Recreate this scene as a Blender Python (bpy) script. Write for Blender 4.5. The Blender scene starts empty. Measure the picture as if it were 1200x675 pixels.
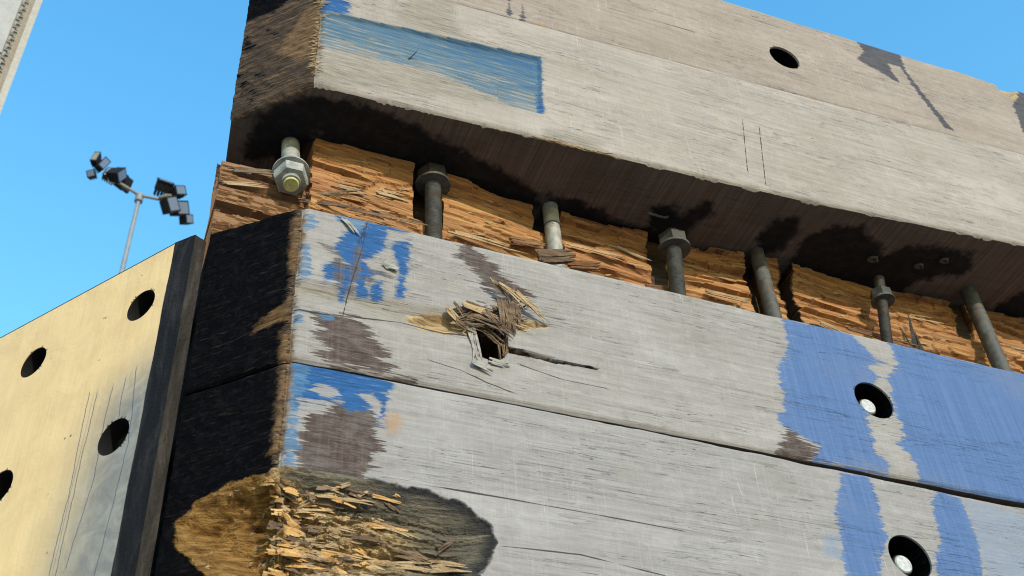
import bpy, bmesh, math, random
import numpy as np
from mathutils import Matrix, Vector
R = math.radians
random.seed(7)
scene = bpy.context.scene
COL = scene.collection

# ---------------------------------------------------------------- camera, sky, sun, exposure
cam_d = bpy.data.cameras.new('camera'); cam = bpy.data.objects.new('camera', cam_d); COL.objects.link(cam)
right = Vector((0.931068, -0.360527, -0.055960)); down = Vector((0.208231, 0.651054, -0.729910)); fwd = Vector((0.299585, 0.667943, 0.681249))
m = Matrix(((right.x, -down.x, -fwd.x, -0.216065), (right.y, -down.y, -fwd.y, -1.212923), (right.z, -down.z, -fwd.z, -1.312301), (0, 0, 0, 1)))
cam.matrix_world = m
cam_d.sensor_width = 36.0; cam_d.lens = 42.0; cam_d.clip_start = 0.05; cam_d.clip_end = 3000
cam_d.dof.use_dof = True; cam_d.dof.focus_distance = 1.95; cam_d.dof.aperture_fstop = 12.0
scene.camera = cam

SUN_AZ, SUN_EL = R(6), R(22)          # azimuth measured from straight in front of the timbers, towards the right
world = bpy.data.worlds.new('World'); scene.world = world; world.use_nodes = True
wn = world.node_tree.nodes; wl = world.node_tree.links
bg = wn['Background']; sky = wn.new('ShaderNodeTexSky'); sky.sky_type = 'NISHITA'; sky.sun_disc = False
sky.sun_elevation = SUN_EL; sky.sun_rotation = math.pi - SUN_AZ
sky.air_density = 2.0; sky.dust_density = 0.0; sky.ozone_density = 3.0
hs = wn.new('ShaderNodeHueSaturation'); hs.inputs['Saturation'].default_value = 1.42; hs.inputs['Value'].default_value = 1.13; wl.new(sky.outputs['Color'], hs.inputs['Color']); wl.new(hs.outputs['Color'], bg.inputs['Color']); bg.inputs['Strength'].default_value = 0.15
sd = bpy.data.lights.new('sun', 'SUN'); sd.energy = 2.0; sd.angle = R(0.5); sd.color = (1.0, 0.87, 0.73)
sun = bpy.data.objects.new('sun', sd); COL.objects.link(sun)
sdir = Vector((math.sin(SUN_AZ) * math.cos(SUN_EL), -math.cos(SUN_AZ) * math.cos(SUN_EL), math.sin(SUN_EL)))
sun.rotation_euler = (-sdir).to_track_quat('-Z', 'Y').to_euler()
scene.view_settings.view_transform = 'Standard'; scene.view_settings.look = 'None'
scene.render.engine = 'CYCLES'; scene.cycles.filter_width = 1.1
scene.view_settings.gamma = 1.0; scene.view_settings.use_curve_mapping = False
scene.view_settings.exposure = 1.12

# ---------------------------------------------------------------- traced marks, in millimetres on the timber faces
SHAPES = {
 'B': [
  ('blue', [(76, -26), (98, -6), (131, -5), (128, -37), (127, -56), (108, -76), (94, -87), (108, -101), (129, -106), (123, -101), (101, -127), (105, -160), (87, -161), (83, -133), (66, -174), (59, -139), (40, -143), (38, -115), (53, -103), (75, -104), (52, -82), (52, -63)]),
  ('blue', [(92, -7), (168, 5), (165, -4), (98, -19)]),
  ('blue', [(136, -38), (166, -22), (156, -145), (144, -147), (150, -87), (141, -58)]),
  ('blue', [(104, -130), (123, -121), (126, -157), (109, -162)]),
  ('wash', [(4, -17), (21, -15), (24, -36), (7, -56)]),
  ('wash', [(3, -80), (17, -77), (19, -144), (5, -147)]),
  ('wash', [(38, 7), (91, -3), (96, -20), (83, -31), (62, -20)]),
  ('wash', [(2, -207), (14, -210), (13, -232), (2, -232)]),
  ('wash', [(40, -203), (55, -202), (53, -217), (41, -215)]),
  ('brown', [(99, -118), (112, -112), (108, -135), (98, -140)]),
  ('brown', [(108, -98), (140, -108), (138, -114), (112, -104)]),
  ('brown', [(28, -70), (60, -82), (62, -90), (40, -82)]),
  ('brown', [(80, -59), (94, -60), (90, -114), (82, -158), (75, -158), (78, -100)]),
  ('brown', [(51, -91), (66, -90), (68, -147), (56, -147)]),
  ('stain', [(29, -205), (70, -193), (91, -199), (113, -222), (123, -239), (136, -249), (125, -266), (142, -280), (133, -289), (174, -293), (168, -297), (86, -293), (56, -292), (32, -276), (50, -268), (31, -246), (42, -237), (28, -217)]),
  ('stain', [(255, 2), (270, 9), (271, -9), (296, -26), (316, -47), (362, -84), (326, -108), (265, -127), (313, -100), (286, -88), (267, -58), (246, -41), (236, -35)]),
  ('stain', [(775, -246), (794, -260), (826, -268), (802, -299), (762, -297), (743, -297)]),
  ('olive', [(-2, -154), (65, -151), (153, -150), (250, -149), (249, -183), (128, -192), (66, -183), (0, -192)]),
  ('tan', [(153, -184), (191, -164), (254, -152), (263, -185), (216, -196), (178, -193)]),
  ('tan', [(324, -143), (363, -134), (391, -134), (378, -145), (329, -165)]),
  ('pit', [(264, -166), (312, -160), (318, -192), (309, -221), (269, -233), (263, -202)]),
  ('crack', [(315, -201), (347, -205), (387, -203), (456, -202)]),
  ('crack', [(197, -251), (240, -257), (278, -270), (316, -279)]),
  ('crack', [(98, -8), (93, -61), (79, -134), (69, -202)]),
  ('crack', [(52, -7), (86, -27), (95, -21), (86, -54)]),
  ('crack', [(2, -207), (43, -206), (91, -199), (153, -192), (216, -198), (262, -191)]),
  ('crack', [(332, -226), (398, -237), (466, -237)]),
  ('gwash', [(823, 0), (819, -64), (785, -122), (779, -198), (759, -229), (775, -246), (823, -267), (797, -300), (942, -294), (947, -269), (930, -258), (935, -226), (932, -194), (960, -149), (983, -89), (975, -71), (1012, -52), (991, -48), (973, -17), (942, 0)]),
  ('gwash', [(1034, -1), (1039, -55), (1011, -77), (1002, -119), (999, -166), (1000, -212), (978, -230), (1005, -266), (998, -299), (1538, -341), (1742, 8), (1330, 0)]),
 ],
 'C': [
  ('blue', [(4, -297), (71, -291), (142, -299), (134, -350), (130, -378), (119, -361), (127, -344), (114, -329), (100, -333), (119, -350), (83, -366), (71, -350), (13, -379)]),
  ('wash', [(3, -297), (27, -296), (20, -389), (18, -463), (6, -463)]),
  ('bare', [(36, -337), (49, -327), (70, -330), (62, -349), (45, -347)]),
  ('bare', [(18, -359), (51, -352), (65, -364), (39, -376), (19, -383)]),
  ('bare', [(96, -331), (112, -329), (127, -344), (131, -372), (123, -366), (115, -351)]),
  ('stain', [(24, -366), (60, -352), (100, -350), (128, -356), (116, -379), (124, -388), (113, -398), (128, -410), (112, -423), (119, -435), (130, -440), (112, -452), (116, -485), (30, -485), (20, -440), (27, -428), (18, -415), (28, -400)]),
  ('rust', [(133, -361), (150, -355), (154, -367), (145, -383), (134, -383)]),
  ('rot', [(-17, -471), (9, -463), (78, -462), (133, -462), (189, -465), (240, -479), (273, -501), (280, -524), (271, -550), (254, -568), (239, -595), (-12, -643)]),
  ('rotc', [(22, -465), (-19, -471), (-69, -466), (-123, -478), (-151, -501), (-141, -535), (-116, -568), (-58, -625), (38, -672)]),
  ('gwash', [(851, -310), (902, -303), (904, -335), (898, -395), (902, -414), (877, -454), (859, -518), (808, -525), (812, -487), (803, -466), (813, -442), (814, -414), (820, -382), (829, -354)]),
  ('gwash', [(1027, -309), (1068, -313), (1072, -348), (1074, -393), (1049, -490), (975, -501), (971, -446), (1000, -405), (1001, -371), (1009, -331)]),
  ('smear', [(1076, -318), (1356, -338), (1282, -485), (1056, -489), (1074, -393)]),
  ('smear', [(786, -422), (817, -423), (806, -466), (776, -466)]),
  ('crack', [(212, -457), (305, -457), (426, -459), (553, -462)]),
  ('crack', [(289, -529), (395, -524), (515, -536)]),
  
 ],
 'A': [
  ('olive', [(0, 500), (420, 545), (412, 384), (290, 366), (0, 296)]),
  ('recess', [(-5, 486), (18, 508), (425, 554), (415, 378), (290, 366), (-3, 293)]),
  ('blue', [(0, 504), (18, 508), (425, 554), (415, 383), (356, 383), (267, 406), (164, 418), (41, 401), (2, 403)]),
  ('blue', [(-7, 511), (11, 558), (54, 557), (49, 522), (3, 495)]),
  ('olive', [(139, 545), (163, 646), (277, 709), (248, 602), (272, 547), (196, 528)]),
  ('olive', [(86, 421), (172, 434), (227, 423), (149, 375), (103, 379)]),
  ('olive', [(414, 292), (515, 311), (536, 343), (469, 348), (415, 339)]),
  ('crack', [(861, 540), (837, 376)]),
  ('crack', [(897, 527), (871, 352)]),
  ('ustain', [(927, 64), (963, 52), (987, 84), (978, 136), (954, 163), (924, 118)]),
  ('ustain', [(1017, 157), (1018, 93), (1052, 52), (1108, 44), (1177, 76), (1206, 107), (1247, 65), (1335, 52), (1403, 55), (1430, 96), (1366, 123), (1324, 156), (1311, 201), (1158, 199), (1039, 177)]),
  ('ustain', [(678, 101), (705, 82), (737, 109), (771, 57), (789, 83), (770, 136), (756, 201), (670, 199), (663, 164), (701, 147)]),
  ('ustain', [(1598, 230), (1573, 183), (1598, 127), (1748, 133), (1794, 243)]),
  ('ustain', [(-73, 105), (-22, 46), (24, 26), (80, 19), (160, 34), (246, 60), (317, 81), (391, 102), (481, 156), (346, 159), (242, 144), (143, 130), (28, 102), (17, 176), (-71, 184)]),
  ('ustain', [(468, 125), (575, 130), (644, 162), (596, 176), (489, 176)]),
 ],
 'T': [
  ('ink', [(1273, 1014), (1399, 1020), (1393, 935), (1423, 841), (1458, 740), (1434, 746), (1397, 862), (1381, 950), (1344, 947), (1354, 876), (1309, 899), (1250, 919), (1283, 967)]),
  ('ink', [(1757, 1036), (1875, 1058), (1710, 696), (1684, 777), (1707, 930)]),
  ('ink', [(364, 666), (373, 754), (375, 672)]),
  ('ink', [(391, 668), (401, 728), (404, 674)]),
  ('crack', [(607, 814), (696, 819), (803, 822)]),
  ('rust', [(430, 674), (448, 680), (446, 653), (428, 647)]),
  ('tan', [(1674, 1025), (1757, 1022), (1725, 961), (1689, 987)]),
 ],
}
# ---------------------------------------------------------------- numpy helpers
_rng = np.random.RandomState(11); _T = _rng.rand(256, 256)
def vnoise(x, y):
    xi = np.floor(x).astype(int); yi = np.floor(y).astype(int); fx = x - xi; fy = y - yi
    fx = fx*fx*(3-2*fx); fy = fy*fy*(3-2*fy)
    a = _T[xi % 256, yi % 256]; b = _T[(xi+1) % 256, yi % 256]; c = _T[xi % 256, (yi+1) % 256]; d = _T[(xi+1) % 256, (yi+1) % 256]
    return (a*(1-fx)+b*fx)*(1-fy) + (c*(1-fx)+d*fx)*fy
def fbm(x, y, n=4):
    s = 0; a = 0.5; t = 0
    for k in range(n):
        s = s + a*vnoise(x*2**k + 17*k, y*2**k + 31*k); t += a; a *= 0.55
    return s/t
def sstep(a, b, x):
    t = np.clip((x-a)/(b-a), 0, 1); return t*t*(3-2*t)
def seg_dist(px, py, a, b):
    ax, ay = a; bx, by = b; dx, dy = bx-ax, by-ay; L = dx*dx+dy*dy+1e-12
    t = np.clip(((px-ax)*dx+(py-ay)*dy)/L, 0, 1)
    return np.hypot(px-ax-t*dx, py-ay-t*dy), np.sign((px-ax)*dy-(py-ay)*dx)
def poly_sdf(px, py, poly, far=-1.0, margin=0.09):
    out = np.full(px.shape, far); P = np.array(poly, float)
    mk = (px > P[:, 0].min()-margin) & (px < P[:, 0].max()+margin) & (py > P[:, 1].min()-margin) & (py < P[:, 1].max()+margin)
    if not mk.any(): return out
    x = px[mk]; y = py[mk]; d = np.full(x.shape, 1e9); ins = np.zeros(x.shape, bool)
    for i in range(len(P)):
        a = P[i]; b = P[(i+1) % len(P)]
        d = np.minimum(d, seg_dist(x, y, a, b)[0])
        c = ((a[1] > y) != (b[1] > y))
        with np.errstate(divide='ignore', invalid='ignore'):
            xx = (b[0]-a[0])*(y-a[1])/(b[1]-a[1]) + a[0]
        ins ^= c & (x < xx)
    out[mk] = np.where(ins, d, -d); return out
LAYERS = ['olive', 'gwash', 'smear', 'stain', 'blue', 'wash', 'fade', 'bare', 'rust', 'tan', 'pit', 'rot', 'tar_shade', 'ustain', 'burn', 'brown', 'ink']
def layer_fields(key, u, z, names):
    f = {n: np.full(u.shape, -1.0) for n in names}
    cs = np.full(u.shape, 1.0); cd = np.full(u.shape, 1.0)
    for n, pts in SHAPES.get(key, []):
        p = [(a*.001, b*.001) for a, b in pts]
        if n == 'crack':
            for i in range(len(p)-1):
                mk = (np.abs(u-(p[i][0]+p[i+1][0])/2) < abs(p[i][0]-p[i+1][0])/2+.012) & (np.abs(z-(p[i][1]+p[i+1][1])/2) < abs(p[i][1]-p[i+1][1])/2+.012)
                if not mk.any(): continue
                d, s = seg_dist(u[mk], z[mk], p[i], p[i+1]); c0 = cd[mk]; s0 = cs[mk]
                better = d < c0; cd[mk] = np.where(better, d, c0); cs[mk] = np.where(better, d*s, s0)
        elif n in f:
            f[n] = np.maximum(f[n], poly_sdf(u, z, p))
    f['crack_s'] = cs; f['crack_d'] = cd
    return f
def snap_hole(u, z, d, cx, cz, r, sp, depth):
    """pull the grid points round a bore onto its rim and push the inside in"""
    rr = np.hypot(u-cx, z-cz); th = np.arctan2(z-cz, u-cx)
    ins = rr < r; rim_in = ins & (rr > r-1.3*sp); rim_out = (~ins) & (rr < r+1.1*sp)
    nr = np.where(rim_in, r-.0006, np.where(rim_out, r, rr))
    near = rim_in | rim_out
    u2 = np.where(near, cx+nr*np.cos(th), u); z2 = np.where(near, cz+nr*np.sin(th), z)
    d2 = np.where(ins, depth, np.where(rim_out & (rr < r+1.1*sp), 0.0, d))
    return u2, z2, d2

# ---------------------------------------------------------------- objects and tags
def tag(o, label=None, cat=None, group=None, kind=None):
    if label: o['label'] = label
    if cat: o['category'] = cat
    if group: o['group'] = group
    if kind: o['kind'] = kind
    return o
def link(name, me, mats, parent=None):
    o = bpy.data.objects.new(name, me); COL.objects.link(o)
    for mt in (mats if isinstance(mats, (list, tuple)) else [mats]):
        if mt is not None and len(me.materials) < 8: me.materials.append(mt)
    if parent is not None: o.parent = parent
    return o
def empty(name, loc=(0, 0, 0), rot=(0, 0, 0)):
    o = bpy.data.objects.new(name, None); COL.objects.link(o); o.location = loc; o.rotation_euler = rot; o.empty_display_size = .05
    return o
def mesh_py(name, v, f, smooth=False, sharp=None):
    me = bpy.data.meshes.new(name); me.from_pydata([tuple(map(float, p)) for p in v], [], f); me.update()
    if smooth:
        me.polygons.foreach_set('use_smooth', [True]*len(me.polygons))
        if sharp: me.set_sharp_from_angle(angle=sharp)
    return me
def fast_mesh(name, V, Q, smooth=True, sharp=0.6):
    me = bpy.data.meshes.new(name); n = len(V); q = len(Q)
    me.vertices.add(n); me.vertices.foreach_set('co', V.astype(np.float32).ravel())
    me.loops.add(q*4); me.loops.foreach_set('vertex_index', Q.astype(np.int32).ravel())
    me.polygons.add(q); me.polygons.foreach_set('loop_start', np.arange(0, q*4, 4, dtype=np.int32))
    try: me.polygons.foreach_set('loop_total', np.full(q, 4, dtype=np.int32))
    except Exception: pass
    me.update(calc_edges=True); me.validate()
    if smooth:
        me.polygons.foreach_set('use_smooth', np.ones(len(me.polygons), bool))
        if sharp: me.set_sharp_from_angle(angle=sharp)
    return me
def set_attr(me, name, arr):
    a = me.attributes.new(name, 'FLOAT', 'POINT'); a.data.foreach_set('value', arr.astype(np.float32).ravel())
def set_vec(me, name, arr):
    a = me.attributes.new(name, 'FLOAT_VECTOR', 'POINT'); a.data.foreach_set('vector', arr.astype(np.float32).ravel())

class Geo:
    """collects boxes, tubes and splinters for one mesh"""
    def __init__(s): s.v = []; s.f = []
    def add(s, v, f):
        o = len(s.v); s.v += [tuple(map(float, p)) for p in v]; s.f += [tuple(i+o for i in q) for q in f]
    def box(s, c, size, M=None):
        x, y, z = [k/2 for k in size]; P = [Vector((a*x, b*y, d*z)) for d in (-1, 1) for a, b in ((-1, -1), (1, -1), (1, 1), (-1, 1))]
        if M is not None: P = [M @ p for p in P]
        P = [p+Vector(c) for p in P]
        s.add(P, [(3, 2, 1, 0), (4, 5, 6, 7), (0, 1, 5, 4), (1, 2, 6, 5), (2, 3, 7, 6), (3, 0, 4, 7)])
    def sweep(s, path, radii, n=12, cap=True, flat=1.0, phase=0.0):
        path = [Vector(p) for p in path]; rings = []
        for i, p in enumerate(path):
            t = (path[min(i+1, len(path)-1)]-path[max(i-1, 0)]).normalized()
            a = t.cross(Vector((0, 0, 1)) if abs(t.z) < .9 else Vector((0, 1, 0))).normalized(); b = t.cross(a)
            rings.append([p+a*(radii[i]*math.cos(phase+2*math.pi*k/n))+b*(radii[i]*flat*math.sin(phase+2*math.pi*k/n)) for k in range(n)])
        v = [q for r in rings for q in r]; f = []
        for i in range(len(rings)-1):
            for k in range(n):
                f.append((i*n+k, i*n+(k+1) % n, (i+1)*n+(k+1) % n, (i+1)*n+k))
        if cap: f += [tuple(range(n))[::-1], tuple((len(rings)-1)*n+k for k in range(n))]
        s.add(v, f)
    def sliver(s, a, b, w, th, up=None, taper0=.7, taper1=.12, nseg=5, rough=.18, bow=.0):
        """a splinter of wood: a ragged flat bar from a to b that thins to a point"""
        a = Vector(a); b = Vector(b); t = (b-a).normalized(); L = (b-a).length
        up = Vector(up) if up is not None else Vector((0, -1, 0))
        sd_ = t.cross(up)
        if sd_.length < .01: sd_ = t.cross(Vector((0, 0, 1)))
        sd_.normalize(); up = sd_.cross(t).normalized(); v = []; f = []
        for i in range(nseg+1):
            q = i/nseg; prof = min(1, taper0+(1-taper0)*q*4) * (1-(1-taper1)*max(0, (q-.35)/.65)**1.3)
            c = a+(b-a)*q+up*(bow*L*math.sin(q*math.pi))
            for k, (e, g) in enumerate(((-1, -.5), (-.3, -.9), (1, -.4), (.8, .6), (.1, 1.0), (-.9, .5))):
                jw = 1+random.uniform(-rough, rough)*2
                v.append(c+sd_*(e*w/2*prof*jw)+up*(g*th/2*prof*jw)+t*(random.uniform(-1, 1)*rough*L*.05))
        for i in range(nseg):
            for k in range(6): f.append((i*6+k, i*6+(k+1) % 6, (i+1)*6+(k+1) % 6, (i+1)*6+k))
        f += [(5, 4, 3, 2, 1, 0), tuple(nseg*6+k for k in range(6))]
        s.add(v, f)
    def shard(s, a, b, w, th, up=None, n=None, ragged=.22, bow=0.0, splay=.0):
        """a torn strip of wood: parallel fibres of unequal length, broken off raggedly"""
        a = Vector(a); b = Vector(b); t = (b-a).normalized(); L = (b-a).length
        up = Vector(up) if up is not None else Vector((0, -1, 0)); sd_ = t.cross(up)
        if sd_.length < .01: sd_ = t.cross(Vector((0, 0, 1)))
        sd_.normalize(); up = sd_.cross(t).normalized()
        n = n or max(2, min(9, int(w/.0022)+1)); fw = w/n
        for i in range(n):
            q = (i+.5)/n-.5; e0 = random.uniform(-.02, ragged)*L*.6; e1 = random.uniform(-.05, ragged)*L*(1.4 if random.random() < .3 else .7)
            k = random.uniform(.7, 1.35); lift = random.uniform(-.35, .35)*th; ns = 4; v = []; f = []; sp = random.uniform(-1, 1)*splay*L
            for j in range(ns+1):
                r = j/ns; c = a+t*(e0+(L-e0-e1)*r)+sd_*(q*w*(1-.12*r)+sp*r*r)+up*(lift+bow*L*math.sin(r*math.pi)+random.uniform(-.10, .10)*th)
                tp = 1.0 if j < ns else random.uniform(.15, .6)
                hw = fw*.62*k*tp; hh = th*.5*k*(.35 if j == ns else 1)
                for (x, y) in ((-1, -.6), (.7, -1), (1, .5), (-.6, 1)): v.append(c+sd_*(x*hw)+up*(y*hh))
            for j in range(ns):
                for m_ in range(4): f.append((j*4+m_, j*4+(m_+1) % 4, (j+1)*4+(m_+1) % 4, (j+1)*4+m_))
            f += [(3, 2, 1, 0), (ns*4, ns*4+1, ns*4+2, ns*4+3)]; s.add(v, f)
    def build(s, name, mat, parent=None, smooth=False, sharp=.7):
        return link(name, mesh_py(name, s.v, s.f, smooth, sharp), mat, parent)

# ---------------------------------------------------------------- materials
class NT:
    def __init__(s, name):
        s.m = bpy.data.materials.new(name); s.m.use_nodes = True; s.t = s.m.node_tree; s.n = s.t.nodes
        s.b = s.n['Principled BSDF']
    def L(s, a, b): s.t.links.new(a, b)
    def put(s, sock, v):
        if hasattr(v, 'is_linked') or hasattr(v, 'links'): s.L(v, sock)
        else: sock.default_value = v
    def attr(s, name, vec=False):
        a = s.n.new('ShaderNodeAttribute'); a.attribute_name = name
        return a.outputs['Vector'] if vec else a.outputs['Fac']
    def math(s, op, a, b=0.0, c=None, clamp=False):
        k = s.n.new('ShaderNodeMath'); k.operation = op; k.use_clamp = clamp
        s.put(k.inputs[0], a); s.put(k.inputs[1], b)
        if c is not None: s.put(k.inputs[2], c)
        return k.outputs[0]
    def vmul(s, v, xyz, add=(0, 0, 0)):
        k = s.n.new('ShaderNodeMapping'); s.L(v, k.inputs['Vector']); k.inputs['Scale'].default_value = xyz; k.inputs['Location'].default_value = add
        return k.outputs[0]
    def noise(s, v, scale=1.0, detail=3.0, rough=.55, dist=0.0):
        k = s.n.new('ShaderNodeTexNoise'); s.L(v, k.inputs['Vector']); k.inputs['Scale'].default_value = scale
        k.inputs['Detail'].default_value = detail; k.inputs['Roughness'].default_value = rough; k.inputs['Distortion'].default_value = dist
        return k.outputs['Fac']
    def voro(s, v, scale=1.0, feat='F1'):
        k = s.n.new('ShaderNodeTexVoronoi'); s.L(v, k.inputs['Vector']); k.inputs['Scale'].default_value = scale; k.feature = feat
        return k.outputs['Distance']
    def step(s, v, a, b, lo=0.0, hi=1.0):
        k = s.n.new('ShaderNodeMapRange'); k.interpolation_type = 'SMOOTHSTEP'; s.put(k.inputs['Value'], v)
        k.inputs['From Min'].default_value = a; k.inputs['From Max'].default_value = b
        k.inputs['To Min'].default_value = lo; k.inputs['To Max'].default_value = hi
        return k.outputs['Result']
    def mix(s, f, a, b):
        k = s.n.new('ShaderNodeMix'); k.data_type = 'RGBA'; s.put(k.inputs['Factor'], f)
        for sock, v in ((k.inputs[6], a), (k.inputs[7], b)):
            if isinstance(v, tuple): sock.default_value = (*v, 1)
            else: s.L(v, sock)
        return k.outputs[2]
    def mixf(s, f, a, b):
        k = s.n.new('ShaderNodeMix'); k.data_type = 'FLOAT'; s.put(k.inputs['Factor'], f); s.put(k.inputs[2], a); s.put(k.inputs[3], b)
        return k.outputs[0]
    def ramp(s, v, stops):
        k = s.n.new('ShaderNodeValToRGB'); s.L(v, k.inputs[0]); e = k.color_ramp.elements
        while len(e) < len(stops): e.new(.5)
        for i, (p, c) in enumerate(stops): e[i].position = p; e[i].color = (*c, 1)
        return k.outputs[0]
    def bump(s, h, dist, strength=1.0, prev=None):
        k = s.n.new('ShaderNodeBump'); s.L(h, k.inputs['Height']); k.inputs['Distance'].default_value = dist; k.inputs['Strength'].default_value = strength
        if prev is not None: s.L(prev, k.inputs['Normal'])
        return k.outputs[0]
    def out(s, color=None, rough=None, normal=None, metal=None, spec=None, specn=None):
        if specn is not None: s.L(specn, s.b.inputs['Specular IOR Level'])
        if color is not None:
            if isinstance(color, tuple): s.b.inputs['Base Color'].default_value = (*color, 1)
            else: s.L(color, s.b.inputs['Base Color'])
        if rough is not None: s.put(s.b.inputs['Roughness'], rough)
        if normal is not None: s.L(normal, s.b.inputs['Normal'])
        if metal is not None: s.put(s.b.inputs['Metallic'], metal)
        if spec is not None: s.b.inputs['Specular IOR Level'].default_value = spec
        return s.m

def timber_material(name, tone=(1, 1, 1), seed=0.0):
    t = NT(name); p = t.attr('puv', True); off = (seed*3.1, seed*5.7, seed)
    sep = t.n.new('ShaderNodeSeparateXYZ'); t.L(p, sep.inputs[0]); U = sep.outputs[0]; Z = sep.outputs[1]
    def mul(a, b): return t.math('MULTIPLY', a, b)
    g1 = t.noise(t.vmul(p, (3.0, 140, 1), off), 1, 6, .6, .5)
    g2 = t.noise(t.vmul(p, (26, 620, 1), off), 1, 3, .6)
    saw = t.noise(t.vmul(p, (300, 14, 1), off), 1, 4, .7, .8)
    blot = t.noise(t.vmul(p, (4.5, 8, 1), off), 1, 4, .6, .3)
    fine = t.noise(p, 900, 2, .6)
    base = t.ramp(g1, [(0.25, (.205*tone[0], .184*tone[1], .174*tone[2])), (.5, (.250*tone[0], .229*tone[1], .219*tone[2])), (.75, (.290*tone[0], .268*tone[1], .258*tone[2]))])
    base = t.mix(t.step(blot, .5, .72, 0, .55), base, (.20*tone[0], .18*tone[1], .158*tone[2]))
    base = t.mix(t.step(blot, .48, .28, 0, .35), base, (.375*tone[0], .350*tone[1], .340*tone[2]))
    base = t.mix(t.step(g2, .55, .75, 0, .32), base, (.13, .118, .105))
    mid = t.noise(t.vmul(p, (38, 62, 1), off), 1, 5, .68, .6); base = t.mix(t.step(mid, .52, .70, 0, .34), base, (.155, .137, .122)); base = t.mix(t.step(mid, .48, .30, 0, .22), base, (.40, .38, .365))
    spk = t.noise(t.vmul(p, (150, 420, 1), off), 1, 3, .7); spm = mul(t.step(spk, .64, .74), t.step(blot, .42, .6)); base = t.mix(mul(spm, .6), base, (.10, .085, .072))
    scr = t.noise(t.vmul(p, (95, 2.2, 1), off), 1, 2, .5, .35); base = t.mix(mul(t.step(t.math('ABSOLUTE', t.math('SUBTRACT', scr, .5)), .006, .002), t.step(t.noise(t.vmul(p, (9, 7, 1), off), 1, 2, .5), .50, .62, 0, .45)), base, (.42, .40, .38))
    base = t.mix(t.step(saw, .52, .78, 0, .22), base, (.16, .15, .138))
    base = t.mix(t.step(saw, .48, .22, 0, .20), base, (.45, .44, .42))
    # end grain on the chamfer and behind it
    # jagged edges: fingers that run along the grain
    j1 = t.noise(t.vmul(p, (9, 120, 1), off), 1, 2, .6); j2 = t.noise(t.vmul(p, (30, 460, 1), off), 1, 2, .5)
    jag = t.math('ADD', t.math('MULTIPLY', t.math('SUBTRACT', j1, .5), .030), t.math('MULTIPLY', t.math('SUBTRACT', j2, .5), .020))
    jl = t.math('MULTIPLY', t.math('SUBTRACT', t.noise(p, 60, 3, .6), .5), .02)
    streak = t.noise(t.vmul(p, (10, 190, 1), (seed, 3, 0)), 1, 4, .65, .5)
    streak2 = t.noise(t.vmul(p, (28, 320, 1), (3, seed, 0)), 1, 3, .65, .3)
    vstr = t.noise(t.vmul(p, (230, 6, 1), off), 1, 3, .6)
    A = {n: t.attr(n) for n in LAYERS}
    def mask(n, soft=.0015, j=jag, k=1.0):
        return t.step(t.math('ADD', A[n], t.math('MULTIPLY', j, k)), -soft, soft)
    c = base
    c = t.mix(mul(mask('olive', .012), t.step(streak, .3, .6, .35, .95)), c, t.ramp(streak2, [(.3, (.135, .115, .092)), (.6, (.25, .22, .182)), (.8, (.34, .31, .27))]))
    gw = t.ramp(vstr, [(.3, (.042, .092, .225)), (.55, (.060, .118, .265)), (.75, (.078, .138, .283))])
    gw = t.mix(t.step(blot, .52, .7, 0, .45), gw, (.105, .135, .22))
    gm = mask('gwash')
    c = t.mix(mul(t.step(t.math('ADD', A['gwash'], jag), -.010, -.001), .35), c, (.22, .21, .21))
    gedge = t.math('SUBTRACT', t.math('ADD', mul(g2, .5), mul(streak2, .5)), t.math('MINIMUM', mul(A['gwash'], 4.0), .10))
    c = t.mix(mul(gm, t.step(gedge, .50, .60, .97, .45)), c, gw)
    c = t.mix(mul(mask('smear', .008), t.step(streak2, .3, .65, .9, .5)), c, t.mix(blot, (.10, .13, .20), (.22, .27, .36)))
    st = t.ramp(vstr, [(.25, (.034, .019, .015)), (.55, (.054, .032, .026)), (.8, (.095, .066, .054))])
    c = t.mix(mul(mask('stain', .002, jag, 1.6), t.step(t.math('ADD', mul(mid, .5), mul(g2, .5)), .42, .62, .97, .66)), c, st)
    bl = t.ramp(streak2, [(.3, (.007, .045, .14)), (.6, (.010, .078, .235)), (.8, (.035, .13, .29))])
    wear = t.step(streak, .50, .57, 1, 0)
    wear2 = t.step(streak2, .66, .74, 1, .2)
    edgew = t.math('SUBTRACT', t.math('ADD', mul(streak2, .6), mul(streak, .4)), t.math('MINIMUM', mul(A['blue'], 7.0), .09))
    c = t.mix(mul(t.step(t.math('ADD', A['blue'], mul(jag, .8)), -.006, -.002), mul(t.step(streak2, .42, .56), .5)), c, (.055, .10, .17))
    c = t.mix(mul(mask('blue', .002, jag, .7), t.step(edgew, .505, .56, 1, .12)), c, bl)
    c = t.mix(mul(mul(mask('wash'), wear2), t.step(streak, .50, .62, .85, .1)), c, t.ramp(streak2, [(.3, (.03, .085, .17)), (.7, (.08, .18, .31))]))
    c = t.mix(mul(mask('ink', .002, jag, .8), t.step(g2, .4, .7, .95, .75)), c, t.mix(vstr, (.022, .024, .036), (.055, .056, .070)))
    c = t.mix(mul(mask('brown', .004), .82), c, t.ramp(vstr, [(.3, (.05, .038, .034)), (.6, (.10, .08, .068)), (.8, (.16, .135, .115))]))
    # paint that thins out downwards in the planed strip
    fd = t.math('ADD', t.math('DIVIDE', A['fade'], .085), mul(t.math('SUBTRACT', streak, .5), 6.5))
    fd = t.math('ADD', fd, mul(t.math('SUBTRACT', streak2, .5), 6.0))
    c = t.mix(mul(t.step(fd, .15, 1.0, 0, .93), t.step(A['fade'], 0, .001)), c, t.ramp(streak2, [(.3, (.035, .085, .14)), (.52, (.07, .135, .19)), (.75, (.17, .20, .21))]))
    c = t.mix(mul(t.step(fd, 1.2, 2.6, 0, .75), t.step(A['fade'], 0, .001)), c, (.018, .075, .17))
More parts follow.
